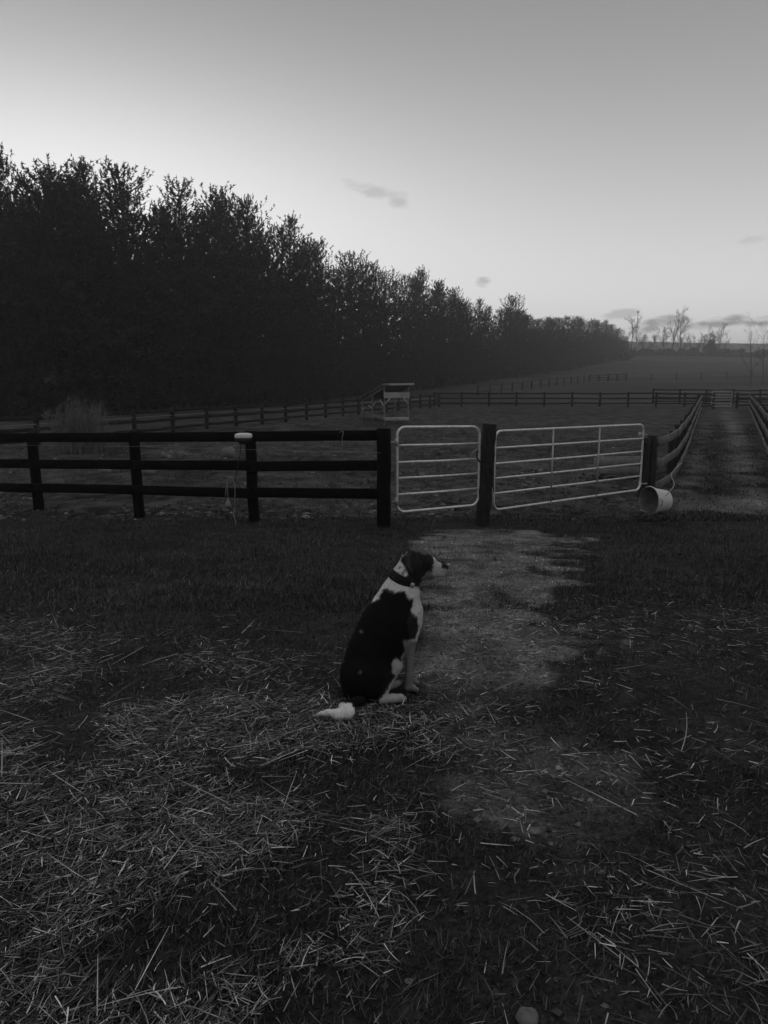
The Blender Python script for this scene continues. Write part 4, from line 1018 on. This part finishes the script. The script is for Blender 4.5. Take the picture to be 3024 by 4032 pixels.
    # collar
    cc = Mw(994, 466); up_ = Mw(1062, 342) - cc; up_ -= nn * up_.dot(nn); up_ /= np.linalg.norm(up_); fr = np.cross(nn, up_); fr = fr if fr.dot(hd) > 0 else -fr
    prf = [(-.020, 0), (-.022, .004), (-.014, .0075), (.014, .0075), (.022, .004), (.020, 0), (.010, -.004), (-.010, -.004)]; V2 = []; n = 48
    for i in range(n):
        a_ = 2 * math.pi * i / n
        for dz, dr in prf: V2.append(cc + up_ * (dz + .004 * math.sin(2 * a_)) + fr * (.0705 + dr) * math.cos(a_) + nn * (.0655 + dr) * math.sin(a_))
    J = np.arange(n * 8).reshape(n, 8); Ja = np.roll(J, -1, 0); col = build_np('collar', V2, np.stack([J, Ja, np.roll(Ja, -1, 1), np.roll(J, -1, 1)], -1).reshape(-1, 4), M['collar'], e, smooth=True)
    fp = cc + fr * .080 + nn * .012 - up_ * .004
    mb = MB(); mb.ring_tube([fp + fr * .012 * math.cos(q) + np.array((0, 0, -.012)) + np.array((0, 0, .012)) * math.sin(q) for q in np.linspace(0, 6.283, 13)], .0022, 6, cap=False)
    mb.build('tag_ring', M['galvdull'], e, smooth=True)
    q = fp + np.array((.006, 0, -.026)); mb = MB(); mb.ring_tube([q - nn * .002, q + nn * .002], .013, 16); mb.build('tag', M['galvdull'], e)
    mb = MB(); mb.beam(cc + nn * .070 + fr * .02 - up_ * .012, cc + nn * .070 + fr * .02 + up_ * .012, .02, .006, 1, 0, side=fr); mb.build('buckle', M['galvdull'], e)
    def ball(name, c, r, m):
        vv = []; nu = 12
        for i in range(9):
            a_ = math.pi * i / 8
            for j in range(nu): b_ = 2 * math.pi * j / nu; vv.append(np.array(c) + np.array((r[0] * math.sin(a_) * math.cos(b_), r[1] * math.sin(a_) * math.sin(b_), r[2] * math.cos(a_))))
        J = np.arange(9 * nu).reshape(9, nu); J2 = np.roll(J, -1, 1); return build_np(name, vv, np.stack([J[:-1], J[1:], J2[1:], J2[:-1]], -1).reshape(-1, 4), m, e, smooth=True)
    ball('nose', Mw(*H(1218, 634)), (.0135, .014, .013), M['nose'])
    for s_ in (1, -1): ball('eye', Mw(*H(905, 535), .0335 * s_), (.008, .008, .008), M['eye'])
    print('dog z', 'ground', zg, 'nearpaw', pa[2], 'min', V[:, 2].min(), 'max', V[:, 2].max(), 'rear y', [round(float(x), 3) for x in hk], 'front', [round(float(x), 3) for x in Ml(1042, 1560, .04)], 'verts', len(V))
dog()
#ENDDOG
# ------------------------------------------------------------------ evening haze
HZ = dict(density=.0014, aniso=.6, col=.9)
hz = bpy.data.meshes.new('haze'); x0, x1, y0, y1, z0, z1 = -1750, 1750, -500, 1750, -22, 42
hz.from_pydata([(x0,y0,z0),(x1,y0,z0),(x1,y1,z0),(x0,y1,z0),(x0,y0,z1),(x1,y0,z1),(x1,y1,z1),(x0,y1,z1)], [], [(0,3,2,1),(4,5,6,7),(0,1,5,4),(1,2,6,5),(2,3,7,6),(3,0,4,7)])
hm = bpy.data.materials.new('haze'); hm.use_nodes = True; t = hm.node_tree; t.nodes.clear()
pv = t.nodes.new('ShaderNodeVolumePrincipled'); pv.inputs['Density'].default_value = HZ['density']; pv.inputs['Anisotropy'].default_value = HZ['aniso']; pv.inputs['Color'].default_value = (HZ['col'],) * 3 + (1,)
ou = t.nodes.new('ShaderNodeOutputMaterial'); t.links.new(pv.outputs[0], ou.inputs['Volume']); hz.materials.append(hm)
ho = bpy.data.objects.new('haze', hz); COL.objects.link(ho); tag(ho, kind='stuff')
